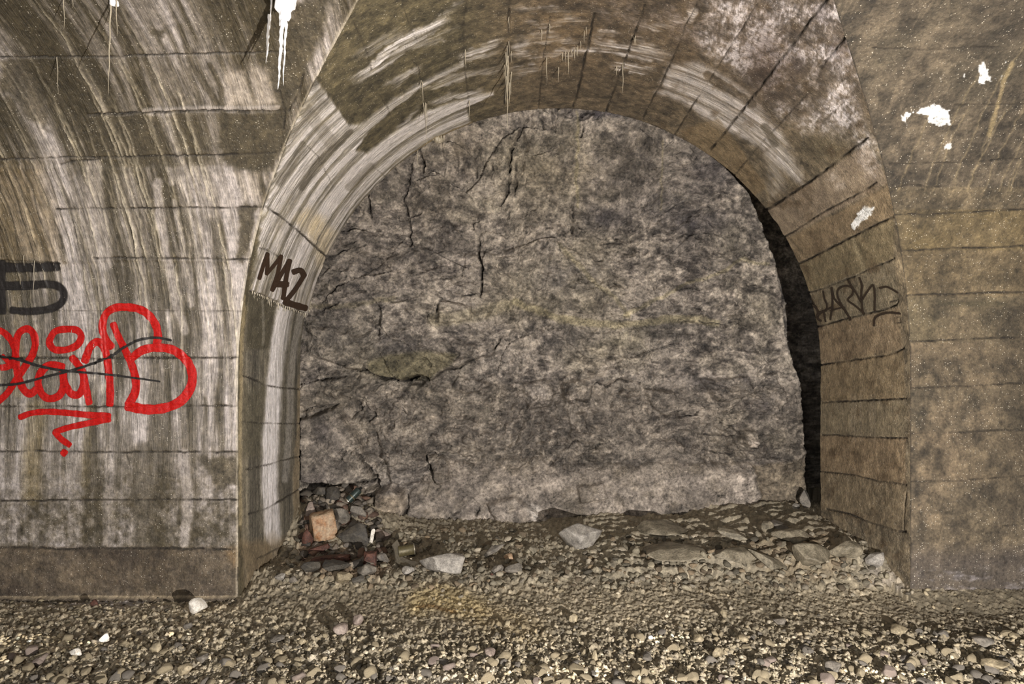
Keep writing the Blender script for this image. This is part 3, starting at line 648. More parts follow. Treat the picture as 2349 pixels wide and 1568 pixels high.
def rock_paint(P, x, z, want_disp=False):
    U, V = P.U, P.V
    wx = x + .15 * fbm(x * 1.5, z * 1.5, 3, seed=91); wz = z + .15 * fbm(x * 1.5, z * 1.5, 3, seed=92)
    f1, e1 = facets(wx * 1.3, wz * 1.7, 1, 1.6); f2, e2 = facets(wx * 3.6 + .4 * wz, wz * 4.6, 2, 1.6); f3, e3 = facets(wx * 10, wz * 13, 3, 1.6)
    fb = fbm(x * 3, z * 3.6, 6, .58, 93); rd = ridge(wx * 2.2, wz * 3.2, 5, .6, 94); rd2 = ridge(wx * 9, wz * 12, 4, .6, 95)
    lowz = sstep(860, 960, V)                # debris-like lower band
    dis = 0.070 * f1 + 0.040 * f2 + 0.014 * f3 + 0.075 * fb + 0.060 * ridge(wx * 2.6, wz * 3.4, 6, .62, 94) + 0.022 * rd2 + 0.010 * ridge(wx * 26, wz * 36, 4, .6, 96)
    soil = lowz * sstep(-.25, .15, fbm(x * 1.7, z * 2.4, 3, seed=99)); dis = dis * (1 - .35 * soil) + .012 * soil * fbm(x * 45, z * 55, 4, .65, 90)
    slab = P.poly([(1010, 1060), (1200, 1050), (1400, 1065), (1560, 1055), (1720, 1068), (1738, 1130), (1756, 1200), (1600, 1215), (1480, 1200), (1400, 1215), (1270, 1190), (1262, 1260), (950, 1260), (935, 1130)], 9, 16, 6)
    dis = dis * (1 - .55 * slab) + slab * (.07 + .02 * fb)
    # lumpy rubble band between the overhang and the slabs
    g1, g2, ga, gb, gc, ox, oy = worley(wx * 16, wz * 20, 5)
    band = sstep(865, 900, V) * (1 - sstep(1060, 1100, V)) * sstep(-.5, .1, fbm(x * 2.2, z * 4, 3, seed=97) + .1)
    dis += band * (.070 * ga * (1 - np.clip(g1 * 1.3, 0, 1) ** 2) + .024 * ridge(x * 12, z * 22, 3, .6, 98))
    # overhang line
    ov = P.poly([(680, 800), (805, 845), (859, 862), (939, 875), (996, 873), (1019, 850), (1086, 827), (1114, 818), (1180, 800), (1180, 700), (700, 700)], 5, 3, 3)
    dis += .11 * ov * sstep(715, 835, V) * (1 - sstep(1090, 1180, U)) * sstep(690, 780, U)
    ov2 = P.poly([(1290, 915), (1347, 918), (1362, 880), (1423, 870), (1465, 872), (1470, 800), (1270, 800)], 6, 3, 3); dis += .08 * ov2 * sstep(800, 880, V) * sstep(1270, 1310, U) * (1 - sstep(1425, 1470, U))
    # single protruding slabs and boulders in the face
    for pts, h, f in [([(984, 1040), (1020, 1044), (1036, 1060), (1032, 1098), (1006, 1104), (994, 1070)], .06, 3), ([(868, 1120), (900, 1108), (928, 1120), (934, 1180), (920, 1208), (880, 1206), (862, 1170)], .10, 9), ([(1196, 880), (1250, 872), (1272, 900), (1262, 930), (1215, 935)], .05, 9),
                      ([(1282, 880), (1320, 868), (1350, 885), (1346, 915), (1295, 918)], .04, 8), ([(1475, 890), (1540, 895), (1552, 940), (1530, 955), (1490, 930)], .05, 4), ([(1690, 985), (1722, 984), (1724, 1022), (1700, 1020)], .07, 3), ([(1130, 880), (1090, 870), (1052, 862), (1040, 890), (1080, 900)], .03, 5),
                      ([(700, 960), (780, 930), (830, 1000), (860, 1095), (780, 1105), (700, 1100)], .09, 10), ([(1120, 1060 + 90), (1180, 1130), (1262, 1190), (1265, 1240), (1160, 1225)], .05, 8), ([(870, 990), (960, 960), (990, 1100), (900, 1105)], .05, 14), ([(1320, 1110), (1380, 1100), (1390, 1140), (1330, 1145)], .03, 5),
                      ([(1600, 870), (1700, 860), (1720, 900), (1640, 920)], .035, 6), ([(1735, 860), (1775, 855), (1780, 890), (1740, 895)], .03, 5), ([(1300, 950), (1340, 945), (1345, 985), (1310, 990)], .03, 4), ([(1010, 690), (1080, 700), (1080, 735), (1010, 740)], .03, 5)]:
        dis += 1.9 * h * P.poly(pts, max(2, f * .6), 3, 3)
    for pts, h, f in [([(930, 868), (975, 862), (990, 872), (965, 884), (940, 882)], .09, 4), ([(1170, 330), (1200, 300), (1215, 330), (1190, 440), (1172, 460), (1165, 400)], .05, 6), ([(700, 1098), (800, 1104), (862, 1088), (868, 1112), (835, 1128), (700, 1128)], .12, 5),
                      ([(1440, 640), (1470, 650), (1440, 662), (1400, 660)], .05, 4), ([(1110, 462), (1130, 460), (1128, 488), (1112, 486)], .05, 5), ([(1700, 985), (1690, 1005), (1675, 1012), (1692, 980)], .06, 3), ([(1200, 262), (1222, 256), (1224, 288), (1206, 292)], .05, 5), ([(1270, 1195), (1340, 1180), (1400, 1205), (1420, 1235), (1280, 1250)], .10, 7)]:
        dis -= h * P.poly(pts, f, 5, 3)
    ck = np.zeros(x.size)
    for pts, wd in CRACKS:
        m = P.line(pts, wd * .55, 1.6, 5, 4.5, True) * np.clip(.8 + 1.2 * fbm(U / 12, V / 12, 2, seed=int(pts[0][0]) % 60), .1, 1); ck = np.maximum(ck, m); dis -= .02 * wd * m
    P.h = dis
    # ---- colour
    b = np.clip(.46 + .60 * fbm(x * 2.2, z * 2.6, 6, .62, 101) + .35 * rd2 * .8, 0, 1)
    wr = ridge(wx * 5 + 3, wz * 8, 5, .66, 151); wr2 = fbm(wx * 13 + .8 * fb, wz * 17, 5, .66, 152); b = np.clip(b + .42 * np.clip(wr, -.6, .9) + .85 * wr2 + .55 * ridge(x * 16 + 2.2 * fb, z * 30 + x * 6, 4, .62, 155) - .10, 0, 1)
    P.c = rgb(70, 64, 60) * (1 - b[:, None]) + rgb(172, 161, 148) * b[:, None]
    tint = fbm(x * 1.4, z * 1.8, 4, .6, 103)
    P.mix(np.clip(tint * 1.8, 0, 1), rgb(86, 81, 80), .3); P.mix(np.clip(-tint * 1.6, 0, 1), rgb(128, 119, 94), .4)
    vein = np.exp(-(fbm(x * 5, z * 6, 5, .6, 104) / .035) ** 2) * (1 - .7 * lowz); P.mix(vein, rgb(176, 164, 146), .38)
    vein = np.exp(-(fbm(wx * 9 + 4, wz * 8, 4, .6, 105) / .05) ** 2) * (1 - .7 * lowz); P.mix(vein, rgb(160, 150, 136), .25)
    
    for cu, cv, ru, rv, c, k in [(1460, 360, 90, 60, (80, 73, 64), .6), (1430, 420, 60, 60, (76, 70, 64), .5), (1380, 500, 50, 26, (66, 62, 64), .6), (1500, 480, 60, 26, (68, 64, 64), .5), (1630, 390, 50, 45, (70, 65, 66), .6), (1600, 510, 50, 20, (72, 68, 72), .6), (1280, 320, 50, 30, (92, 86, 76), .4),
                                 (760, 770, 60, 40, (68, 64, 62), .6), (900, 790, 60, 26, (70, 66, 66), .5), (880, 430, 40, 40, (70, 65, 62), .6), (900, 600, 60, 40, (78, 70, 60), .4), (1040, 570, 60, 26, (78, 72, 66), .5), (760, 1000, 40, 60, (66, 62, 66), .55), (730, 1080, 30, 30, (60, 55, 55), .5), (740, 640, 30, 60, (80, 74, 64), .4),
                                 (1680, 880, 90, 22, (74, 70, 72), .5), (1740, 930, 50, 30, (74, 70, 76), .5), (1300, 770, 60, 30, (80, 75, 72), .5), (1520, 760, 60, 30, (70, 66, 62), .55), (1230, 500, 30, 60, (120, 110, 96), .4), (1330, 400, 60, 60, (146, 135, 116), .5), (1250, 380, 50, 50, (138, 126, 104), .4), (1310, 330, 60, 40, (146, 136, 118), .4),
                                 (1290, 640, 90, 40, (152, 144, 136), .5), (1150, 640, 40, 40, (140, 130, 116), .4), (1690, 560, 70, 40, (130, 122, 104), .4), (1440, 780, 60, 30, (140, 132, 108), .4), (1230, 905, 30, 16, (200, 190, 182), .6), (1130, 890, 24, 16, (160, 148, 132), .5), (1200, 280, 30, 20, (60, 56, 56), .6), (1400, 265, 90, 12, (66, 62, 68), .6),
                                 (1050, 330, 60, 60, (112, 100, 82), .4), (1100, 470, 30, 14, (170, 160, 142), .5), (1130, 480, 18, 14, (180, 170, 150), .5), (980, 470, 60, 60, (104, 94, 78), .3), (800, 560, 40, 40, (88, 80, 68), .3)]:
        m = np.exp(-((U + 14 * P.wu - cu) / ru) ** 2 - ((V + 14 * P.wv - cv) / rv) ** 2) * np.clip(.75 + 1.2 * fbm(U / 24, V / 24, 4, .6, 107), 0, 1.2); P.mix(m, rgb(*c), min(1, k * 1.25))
    P.mix(P.poly([(850, 862), (845, 830), (900, 812), (980, 806), (1050, 812), (1040, 832), (1010, 850), (990, 872), (940, 874)], 6, 4, 3), rgb(116, 108, 80), .7)
    for pts, wd, k in [([(1180, 690), (1250, 720), (1330, 738), (1420, 742), (1530, 732), (1640, 738)], 9, .5), ([(1000, 735), (1080, 720), (1160, 700)], 16, .3), ([(880, 780), (760, 800)], 8, .0), ([(1430, 720), (1560, 660), (1700, 600), (1760, 610)], 4, .4), ([(1280, 560), (1360, 640), (1440, 720)], 5, .35), ([(1320, 260), (1325, 480)], 3, .45),
                       ([(1520, 330), (1515, 480)], 2, .4), ([(700, 706), (800, 700), (900, 688)], 6, .3)]:
        P.mix(P.line(pts, wd, wd, 9, 4), rgb(170, 158, 118), k)
    P.mix(slab, rgb(150, 139, 127), .7)
    sb = np.clip(.35 + 1.1 * fbm(U / 60, V / 45, 5, .6, 108), 0, 1); P.mix(slab * sb, rgb(192, 178, 162), .55)
    P.mix(slab * np.clip(-fbm(U / 30, V / 24, 4, .6, 109) * 1.8, 0, 1), rgb(110, 100, 84), .5)
    P.mix(P.poly([(1210, 1150), (1240, 1158), (1266, 1195), (1262, 1240), (1225, 1215)], 8, 4, 3), rgb(236, 226, 214), .8)
    for cu, cv, ru, rv, k in [(1700, 1110, 40, 50, .5), (1570, 1100, 60, 20, .35), (1140, 1180, 60, 35, .35), (1440, 1160, 60, 30, .2), (895, 1175, 30, 26, .3), (1275, 1105, 16, 10, .5), (1710, 1180, 30, 20, .4), (640, 0, 1, 1, 0)]:
        P.mix(np.exp(-((U - cu) / ru) ** 2 - ((V - cv) / rv) ** 2) * np.clip(.8 + fbm(U / 12, V / 12, 3, .6, 110), 0, 1), rgb(232, 216, 200), k * 1.4)
    P.mix(P.poly([(1722, 1066), (1850, 1050), (1860, 1215), (1758, 1200)], 4, 3, 2), rgb(128, 114, 92), .65)
    P.mix(P.poly([(865, 1120), (930, 1120), (930, 1205), (870, 1205)], 14, 4, 4), rgb(176, 152, 118), .35)
    deb = sstep(870, 900, V) * (1 - sstep(1040, 1100, V)); P.mix(deb, rgb(122, 112, 98), .35); P.mul(1 + .25 * deb * (ga - .5))
    P.mix(np.exp(-((U - 1710) / 10) ** 2 - ((V - 1008) / 8) ** 2), rgb(230, 215, 200), .8)
    P.mul(1 + .25 * np.clip(fbm(U / 8, V / 8, 3, .6, 111), -1, 1))
    P.mul(.9 + .25 * np.clip(wr2, -.5, .6))
    P.mix(ck, rgb(30, 25, 20), .85)
    P.a = np.clip(.3 + tint, 0, 1)

def build_rock():
    xs = np.concatenate([np.linspace(-4.0, -2.05, 40, endpoint=False), np.arange(-2.05, 3.05, .0082), np.linspace(3.06, 4.6, 30)])
    zs = np.concatenate([np.arange(-.25, 3.75, .0082), np.linspace(3.8, 4.6, 12)])
    X, Z = np.meshgrid(xs, zs)
    Y = rock_depth(X, Z)
    P = Paint(X, Y, Z, (0.4, 0.4, 0.4))
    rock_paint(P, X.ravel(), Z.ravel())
    # recess shaped beyond the arch's shadow edge so the rock there stays dark
    ev = np.array([e[0] for e in EDGE_R], float); eu = np.array([e[1] for e in EDGE_R], float)
    U, V = P.U.reshape(X.shape), P.V.reshape(X.shape)
    ue = np.interp(V, ev, eu) + 3.0 * P.fu.reshape(X.shape) + 5 * P.wu.reshape(X.shape)
    xe = (ue - CX) / F * Y
    over = X - xe
    rec = 0.95 * sstep(0.0, 0.10, over) * (Z < 3.4)
    disp = P.h.reshape(X.shape)
    disp = disp * (1 - .4 * sstep(-.3, 0, over))
    Yd = Y - disp + rec
    # keep clear of the back of the arch
    Yd = np.maximum(Yd, D2 + 0.03 + 0.02 * P.fu.reshape(X.shape))
    V3 = np.stack([X.ravel(), Yd.ravel(), Z.ravel()], 1)
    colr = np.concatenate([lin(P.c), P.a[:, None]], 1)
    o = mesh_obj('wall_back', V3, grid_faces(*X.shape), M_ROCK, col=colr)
    return tag(o, kind='structure')

# ------------------------------------------------------------------ ground
def ground_h(x, y):
    """height of the ground before the gravel relief"""
    h = 0.012 * fbm(x * 1.3, y * 1.6, 3, .5, 121)
    pile = np.exp(-((x + 1.55) / .55) ** 2) * sstep(5.15, 6.0, y); h = h + .34 * pile
    inner = sstep(4.55, 4.9, y)
    h = h + inner * (.03 + .03 * fbm(x * 2.5, y * 3, 4, .55, 122)) * (np.abs(x - .4) < 2.4)
    edge = np.exp(-((y - 4.75) / .25) ** 2) * np.exp(-((x + 1.35) / .5) ** 2); h = h + .06 * edge
    rr = np.exp(-((x - 2.25) / .55) ** 2) * sstep(4.5, 4.9, y); h = h + .07 * rr
    rt = sstep(1.2, 2.4, x) * sstep(4.5, 5.2, y) * (1 - sstep(5.9, 6.3, y) * 0); h = h + .05 * rt
    foot = sstep(4.2, 4.5, y) * (np.abs(x - .4) > 2.1); h = h - .022 * sstep(4.3, 4.45, y) * (1 - sstep(4.6, 4.8, y)) * (x < -1.72) + .045 * foot * (x > 0)
    return h
def ground_relief(x, y):
    a1, a2, ca, cb, cc, _, _ = worley(x * 26 + .6 * fbm(x * 9, y * 9, 2, seed=1), y * 20, 7)
    b1, b2, da, db, dc, _, _ = worley(x * 58, y * 44, 8)
    near = 1 - sstep(3.5, 4.4, y); lft = sstep(-.6, -1.8, x)
    k1 = np.clip(.25 + .9 * near + .35 * lft + .6 * sstep(4.4, 4.7, y), 0, 1)
    h = .034 * k1 * np.clip(ca - .25, 0, 1) * (1 - np.clip(a1 * 1.35, 0, 1) ** 2) + (.009 + .008 * k1) * da * (1 - np.clip(b1 * 1.35, 0, 1) ** 2)
    h = h + .008 * fbm(x * 30, y * 24, 4, .65, 9)
    # bedded rock ledges inside the arch, right of the middle
    rk = sstep(.35, .9, x) * sstep(4.72, 4.95, y) * (x < 2.5)
    wy = y + .06 * fbm(x * 3, y * 3, 3, seed=124) + .12 * np.sin(x * 4 + 1)
    saw = (wy * 7.5) % 1.0
    h = h * (1 - .6 * rk) + rk * (.05 * sstep(0, .75, saw) * (1 - sstep(.9, 1.0, saw)) + .035 * ridge(x * 4, y * 7, 4, .6, 125))
    return h, ca, da, rk, k1
def build_floor():
    vpx = np.concatenate([np.arange(1176, 1580, 1.7), np.arange(1582, 1900, 14)])
    ys = HC * F / (vpx - CY)
    ys = np.concatenate([[9.0, 8.0, 7.4], ys, [2.0, 1.4, .8, 0, -1, -3]])
    q = np.concatenate([np.linspace(-2.2, -.76, 50, endpoint=False), np.linspace(-.76, .76, 1150), np.linspace(.765, 2.2, 50)])
    Yg = np.repeat(ys[:, None], q.size, 1); X = q[None, :] * np.maximum(ys, 2.5)[:, None]
    x = X.ravel(); y = Yg.ravel()
    h0 = ground_h(x, y); rel, ca, da, rk, k1 = ground_relief(x, y)
    Z = (h0 + rel)
    P = Paint(X, np.maximum(Yg, .5), h0.reshape(X.shape), (.4, .35, .28))
    b = np.clip(.45 + .5 * fbm(x * 2, y * 2.6, 5, .6, 131) + .5 * (ca - .5) * k1 + .5 * (da - .5), 0, 1)
    P.c = rgb(102, 94, 77) * (1 - b[:, None]) + rgb(206, 191, 163) * b[:, None]
    P.mix(sstep(4.55, 4.8, y) * (np.abs(x - .4) < 2.4), rgb(152, 143, 124), .6)
    P.mix(P.line([(960, 1385), (1020, 1372), (1090, 1400)], 20, 40, 12, 5), rgb(200, 176, 120), .55)
    P.mix(P.line([(960, 1392), (1000, 1395), (1045, 1405)], 3, 4, 4, 3), rgb(110, 80, 40), .6)
    P.mix(P.line([(1130, 1420), (1220, 1450)], 30, 40, 12, 5), rgb(190, 168, 122), .4)
    P.mix(P.poly([(1700, 1260), (1900, 1235), (1960, 1290), (1880, 1335), (1780, 1330)], 12, 8, 5), rgb(110, 88, 60), .25)
    P.mix(P.poly([(680, 1235), (760, 1250), (900, 1290), (880, 1330), (700, 1320)], 14, 8, 5), rgb(92, 62, 42), .4)
    P.mix(P.poly([(1980, 1290), (2349, 1320), (2349, 1350), (1990, 1345)], 12, 8, 5) * np.clip(.5 + fbm(x * 9, y * 20, 4, seed=133), 0, 1), rgb(178, 170, 176), .5)
    P.mix(P.poly([(0, 1378), (560, 1375), (640, 1385), (300, 1396), (0, 1390)], 7, 6, 4) * np.clip(.3 + fbm(x * 9, y * 20, 4, seed=134) * 2, 0, 1), rgb(180, 174, 178), .6)
    m = np.clip(fbm(x * 3, y * 5, 4, .6, 135) * 2.2 - .3, 0, 1) * (y < 3.75) * sstep(-2.2, -1.4, x) * (1 - sstep(-.7, .3, x)); P.mix(m, rgb(232, 222, 206), .7)
    P.mix(np.clip(fbm(x * 1.3, y * 2, 4, .6, 136) * 1.5, 0, 1), rgb(84, 74, 58), .4)
    P.mul(1 + .3 * np.clip(fbm(x * 50, y * 50, 3, .6, 137), -1, 1))
    V3 = np.stack([x, y, Z], 1)
    colr = np.concatenate([lin(P.c), P.a[:, None]], 1)
    fc = grid_faces(*X.shape)[:, ::-1]
    o = mesh_obj('floor', V3, fc, M_GRAVEL, col=colr)
    return tag(o, kind='structure')

wall_left = build_wall('wall_left', -1)
wall_right = build_wall('wall_right', 1)
arch = build_barrel()
rock = build_rock()
floor = build_floor()

# ------------------------------------------------------------------ helpers for placing things on the surfaces just built
def bvh_of(*obs):
    vs_, ps = [], []
    for o in obs:
        me = o.data; n = len(me.vertices); co = np.empty(n * 3, np.float32); me.vertices.foreach_get('co', co)
        f = np.empty(len(me.loops), np.int32); me.loops.foreach_get('vertex_index', f)
        b = len(vs_); vs_ += co.reshape(-1, 3).tolist(); ps += (f.reshape(-1, 4) + b).tolist()
    return BVHTree.FromPolygons(vs_, ps)
T_CONC = bvh_of(wall_left, wall_right, arch)
T_FLOOR = bvh_of(floor)
T_ALL = bvh_of(rock, arch)
EYE = Vector((0, 0, HC))
def hit(tree, u, v):
    d = Vector(((u - CX) / F, 1, (CY - v) / F)).normalized()
    p, n, i, dist = tree.ray_cast(EYE, d)
    if p is not None and n.dot(d) > 0: n = -n
    return p, n
def floor_z(x, y):
    p, n, i, dist = T_FLOOR.ray_cast(Vector((x, y, 3)), Vector((0, 0, -1)))
    return p.z if p else 0.0

# unit spheres for stones
def ico(sub):
    import bmesh
    bm = bmesh.new(); bmesh.ops.create_icosphere(bm, subdivisions=sub, radius=1.0)
    v = np.array([p.co[:] for p in bm.verts]); f = np.array([[q.index for q in p.verts] for p in bm.faces]); bm.free()
    return v, f
ICO = {s: ico(s) for s in (1, 2, 3, 4)}
def stone_verts(sub, seed, planes=9, cut=0.62, rough=0.05, boxy=0):
    rough = .12 if boxy else rough
    """a broken stone: a ball cut by a few planes, edges worn a little"""
    r = np.random.RandomState(seed); v, f = ICO[sub]; v = v.copy()
    if boxy: v = np.clip(v * 1.45, -1, 1) * (1 + .04 * r.normal(size=3)); planes = 3; cut = 1.15
    for i in range(planes):
        n = r.normal(size=3); n /= np.linalg.norm(n); c = r.uniform(cut - .12, max(.82, cut + .2))
        d = v @ n; over = np.clip(d - c, 0, None); v -= n[None, :] * over[:, None]
    v *= 1 + rough * fbm(v[:, 0] * 1.6 + v[:, 2] * 1.1 + seed, v[:, 1] * 1.6 + v[:, 2] * .9, 4, .55, seed % 40)[:, None]
    v -= (v.max(0) + v.min(0)) / 2; v /= (v.max(0) - v.min(0)).max() / 2
    ext = v.max(0) - v.min(0); v = v / ext * 2
    return v, f
def stone(name, mat, u, vb, w, h, label, cat='stone', group=None, seed=None, dep=0.8, rot=0.0, roll=0.0, sink=0.12, planes=15, cut=0.62, sub=4, D=None, lift=0.0, boxy=0):
    """a stone whose foot is seen at (u, vb) and that measures w x h pixels there"""
    if seed is None: seed = int(u * 3 + vb * 7) % 9973
    p, n = hit(T_FLOOR, u, vb)
    if p is None or D: p = at(u, vb, D or 6.2)
    k = p.y / F
    v, f = stone_verts(sub, seed, planes, cut, boxy=boxy)
    sx, sz = w * k / 2, h * k / 2; sy = sx * dep
    v = v * np.array([sx, sy, sz])
    if roll:
        c, s_ = math.cos(roll), math.sin(roll); v = np.stack([v[:, 0] * c - v[:, 2] * s_, v[:, 1], v[:, 0] * s_ + v[:, 2] * c], 1)
    v[:, 2] -= v[:, 2].min()
    o = mesh_obj(name, v, f, mat, smooth=False)
    o.data.polygons.foreach_set('use_smooth', np.ones(len(f), bool))
    o.location = (p.x, p.y + sy * .8, floor_z(p.x, p.y + sy * .8) - h * k * sink + lift)
    if D: o.location = (p.x, D, p.z)
    o.rotation_euler = (0, 0, rot)
    tag(o, label, cat, group)
    return o

# ------------------------------------------------------------------ rubble and rocks inside the arch
ST = 'stone'
stone('boulder', S_PALE, 1334, 1262, 104, 64, 'grey oval boulder with black shadow around it, standing against the rock face', 'boulder', seed=11, roll=-.12, planes=12, cut=.7)
stone('boulder', S_PALE, 1010, 1322, 112, 48, 'long grey boulder with a small orange spot, lying at the gravel edge', 'boulder', seed=12, roll=.05, planes=11)
stone('rubble_stone', S_PINK, 876, 1246, 36, 32, 'rounded pinkish stone beside an upright white sliver', ST, seed=13)
stone('stone_sliver', S_WHITE, 852, 1250, 11, 38, 'thin upright white sliver of stone beside the rounded pinkish stone', ST, seed=14, roll=-.25, dep=1)
stone('brick_fragment', S_RED, 847, 1296, 30, 34, 'dark red brick fragment with square corners below the white sliver', 'brick', seed=15, planes=9, cut=.5, boxy=1)
stone('rubble_stone', S_GREY, 876, 1290, 30, 22, 'light grey stone just beyond the dark red brick fragment', ST, seed=16)
stone('rubble_stone', S_PALE, 935, 1320, 30, 20, 'small cream white stone in front of the bent metal sheet', ST, seed=17)
stone('rubble_stone', S_GREY, 838, 1326, 46, 32, 'angular grey stone in front of the dark red brick fragment', ST, seed=18)
stone('rubble_stone', S_DARK, 710, 1318, 44, 28, 'dark wedge shaped stone beside the foot of the pale left jamb', ST, seed=19, roll=.15)
stone('rubble_stone', S_DARK, 768, 1312, 66, 20, 'long flat dark slate between the jamb and the dark red brick fragment', ST, seed=20, roll=.05, cut=.5)
stone('rubble_stone', S_TAN, 787, 1344, 38, 26, 'pale pointed stone at the edge of the fine gravel before the slate', ST, seed=21)
stone('rubble_stone', S_DARK, 820, 1342, 30, 20, 'small dark stone beside the pale pointed stone', ST, seed=22)
stone('rust_stained_block', S_RUST, 736, 1246, 56, 64, 'cream block with an orange rust stain beside the left jamb', ST, seed=23, planes=12, cut=.6, boxy=1, rot=.5, roll=.12)
stone('rubble_stone', S_RED, 703, 1256, 26, 42, 'upright reddish stone wedged between the jamb and the cream block', ST, seed=24, dep=1)
stone('rubble_stone', S_PINK, 712, 1192, 24, 46, 'pale upright stone leaning on the jamb above the cream block', ST, seed=25, dep=1)
stone('slate_slab', S_DARK, 812, 1252, 74, 62, 'leaning dark grey slab under the boulder face', 'slab', seed=26, roll=-.5, cut=.45, dep=.5)
stone('slate_slab', S_GREY, 780, 1218, 40, 50, 'narrow grey slab leaning behind the cream block', 'slab', seed=27, roll=.5, cut=.5, dep=.6)
stone('wood_plank', S_RED, 757, 1288, 92, 14, 'reddish rotten plank lying flat above the dark slate', 'plank', seed=28, roll=.08, planes=9, cut=.4, dep=.25, boxy=1)
stone('wood_plank', S_RED, 730, 1270, 50, 12, 'short reddish wood scrap by the foot of the jamb', 'plank', seed=29, roll=.3, planes=9, cut=.4, dep=.3, boxy=1)
stone('rubble_stone', S_DARK, 757, 1156, 40, 34, 'dark stone on top of the rubble pile beneath the rock', ST, seed=30, roll=.4)
stone('rubble_stone', S_DARK, 735, 1140, 44, 20, 'flat dark stone tucked under the rock ledge by the jamb', ST, seed=31)
stone('rubble_stone', S_GREY, 822, 1190, 40, 26, 'grey stone just in front of the dark can', ST, seed=32, roll=-.3)
stone('rubble_stone', S_RED, 776, 1160, 16, 14, 'small red chip touching the end of the dark can', ST, seed=33)
stone('slate_slab', S_GREY, 1132, 1282, 58, 20, 'light grey slab tilted out of the gravel near the middle', 'slab', seed=34, roll=.38, cut=.5, dep=.6)
stone('rubble_stone', S_RUST, 1167, 1284, 24, 14, 'small orange tinted stone behind the tilted light slab', ST, seed=35)
stone('rubble_stone', S_GREY, 1141, 1318, 32, 26, 'rounded grey stone in front of the tilted light slab', ST, seed=36)
stone('rubble_stone', S_GREY, 1177, 1318, 42, 22, 'low grey stone next to the rounded grey stone', ST, seed=37)
stone('rubble_stone', S_GREY, 1188, 1302, 22, 14, 'little grey stone behind the low grey stone', ST, seed=38)
stone('rubble_stone', S_RED, 1128, 1322, 8, 6, 'tiny red brick crumb next to the rounded grey stone', 'brick', seed=39, sub=3)
stone('rubble_stone', S_OLIVE, 1225, 1272, 24, 18, 'small grey stone between the tilted slab and the oval boulder', ST, seed=40)
stone('slate_slab', S_OLIVE, 1615, 1262, 92, 24, 'long grey slab sloping down among the bedded rocks', 'slab', seed=41, roll=-.32, cut=.5, dep=.5)
stone('boulder', S_OLIVE, 1528, 1232, 120, 30, 'broad low rock hump at the foot of the pale slab face', 'boulder', seed=42, cut=.6)
stone('slate_slab', S_OLIVE, 1690, 1250, 86, 26, 'olive grey slab sloping away beside the long grey slab', 'slab', seed=43, roll=-.4, cut=.5, dep=.6)
stone('rubble_stone', S_GREY, 1846, 1172, 30, 52, 'upright grey stone standing at the edge of the dark gap', ST, seed=44, planes=14, D=6.25)
stone('rubble_stone', S_GREY, 1836, 1204, 40, 38, 'grey stone under the upright stone at the dark gap', ST, seed=45, D=6.2)
stone('rubble_stone', S_PALE, 1826, 1174, 20, 20, 'small pale chip beside the upright stone at the gap', ST, seed=46, sub=3, D=6.18)
stone('rubble_stone', S_GREY, 1792, 1212, 66, 36, 'flat grey stone at the corner of the pale slab face', ST, seed=47)
stone('rubble_stone', S_OLIVE, 1764, 1226, 30, 30, 'narrow grey stone leaning below the slab corner', ST, seed=48, roll=.8)
stone('boulder', S_OLIVE, 1822, 1246, 84, 38, 'grey rock lying before the dark gap', 'boulder', seed=49)
stone('brick_fragment', S_RED, 1761, 1186, 20, 22, 'red brick chip resting at the corner of the pale slab', 'brick', seed=50, planes=9, cut=.5, sub=3, D=6.25, boxy=1)
stone('boulder', S_PALE, 2014, 1310, 46, 40, 'whitish crystalline rock beside the foot of the right jamb', 'boulder', seed=51, planes=12)
stone('rubble_stone', S_GREY, 2062, 1312, 26, 38, 'upright grey stone against the right jamb corner', ST, seed=52, dep=1)
stone('boulder', S_OLIVE, 1880, 1312, 96, 52, 'large layered grey rock in the right corner of the arch', 'boulder', seed=53, roll=-.1)
stone('boulder', S_OLIVE, 1950, 1300, 70, 44, 'blocky grey rock next to the whitish crystalline rock', 'boulder', seed=54)
stone('slate_slab', S_OLIVE, 1770, 1318, 100, 26, 'thin slate slab lying at the edge of the gravel, sloping down', 'slab', seed=55, roll=-.35, cut=.45, dep=.5)
stone('boulder', S_OLIVE, 1560, 1290, 150, 24, 'low folded rock ledge rising from the gravel inside the arch', 'boulder', seed=56, cut=.55)
stone('boulder', S_OLIVE, 1700, 1296, 120, 34, 'olive grey folded rock behind the thin slate slab', 'boulder', seed=57, cut=.6)
stone('rubble_stone', S_PALE, 640, 1336, 26, 20, 'pale stone at the front corner of the left jamb', ST, seed=58)
stone('rubble_stone', S_GREY, 672, 1336, 22, 16, 'small grey stone next to the pale stone by the jamb corner', ST, seed=59)
stone('rubble_stone', S_TAN, 655, 1322, 12, 28, 'thin stone splinter leaning on the left jamb', ST, seed=60, roll=-.7, sub=3)

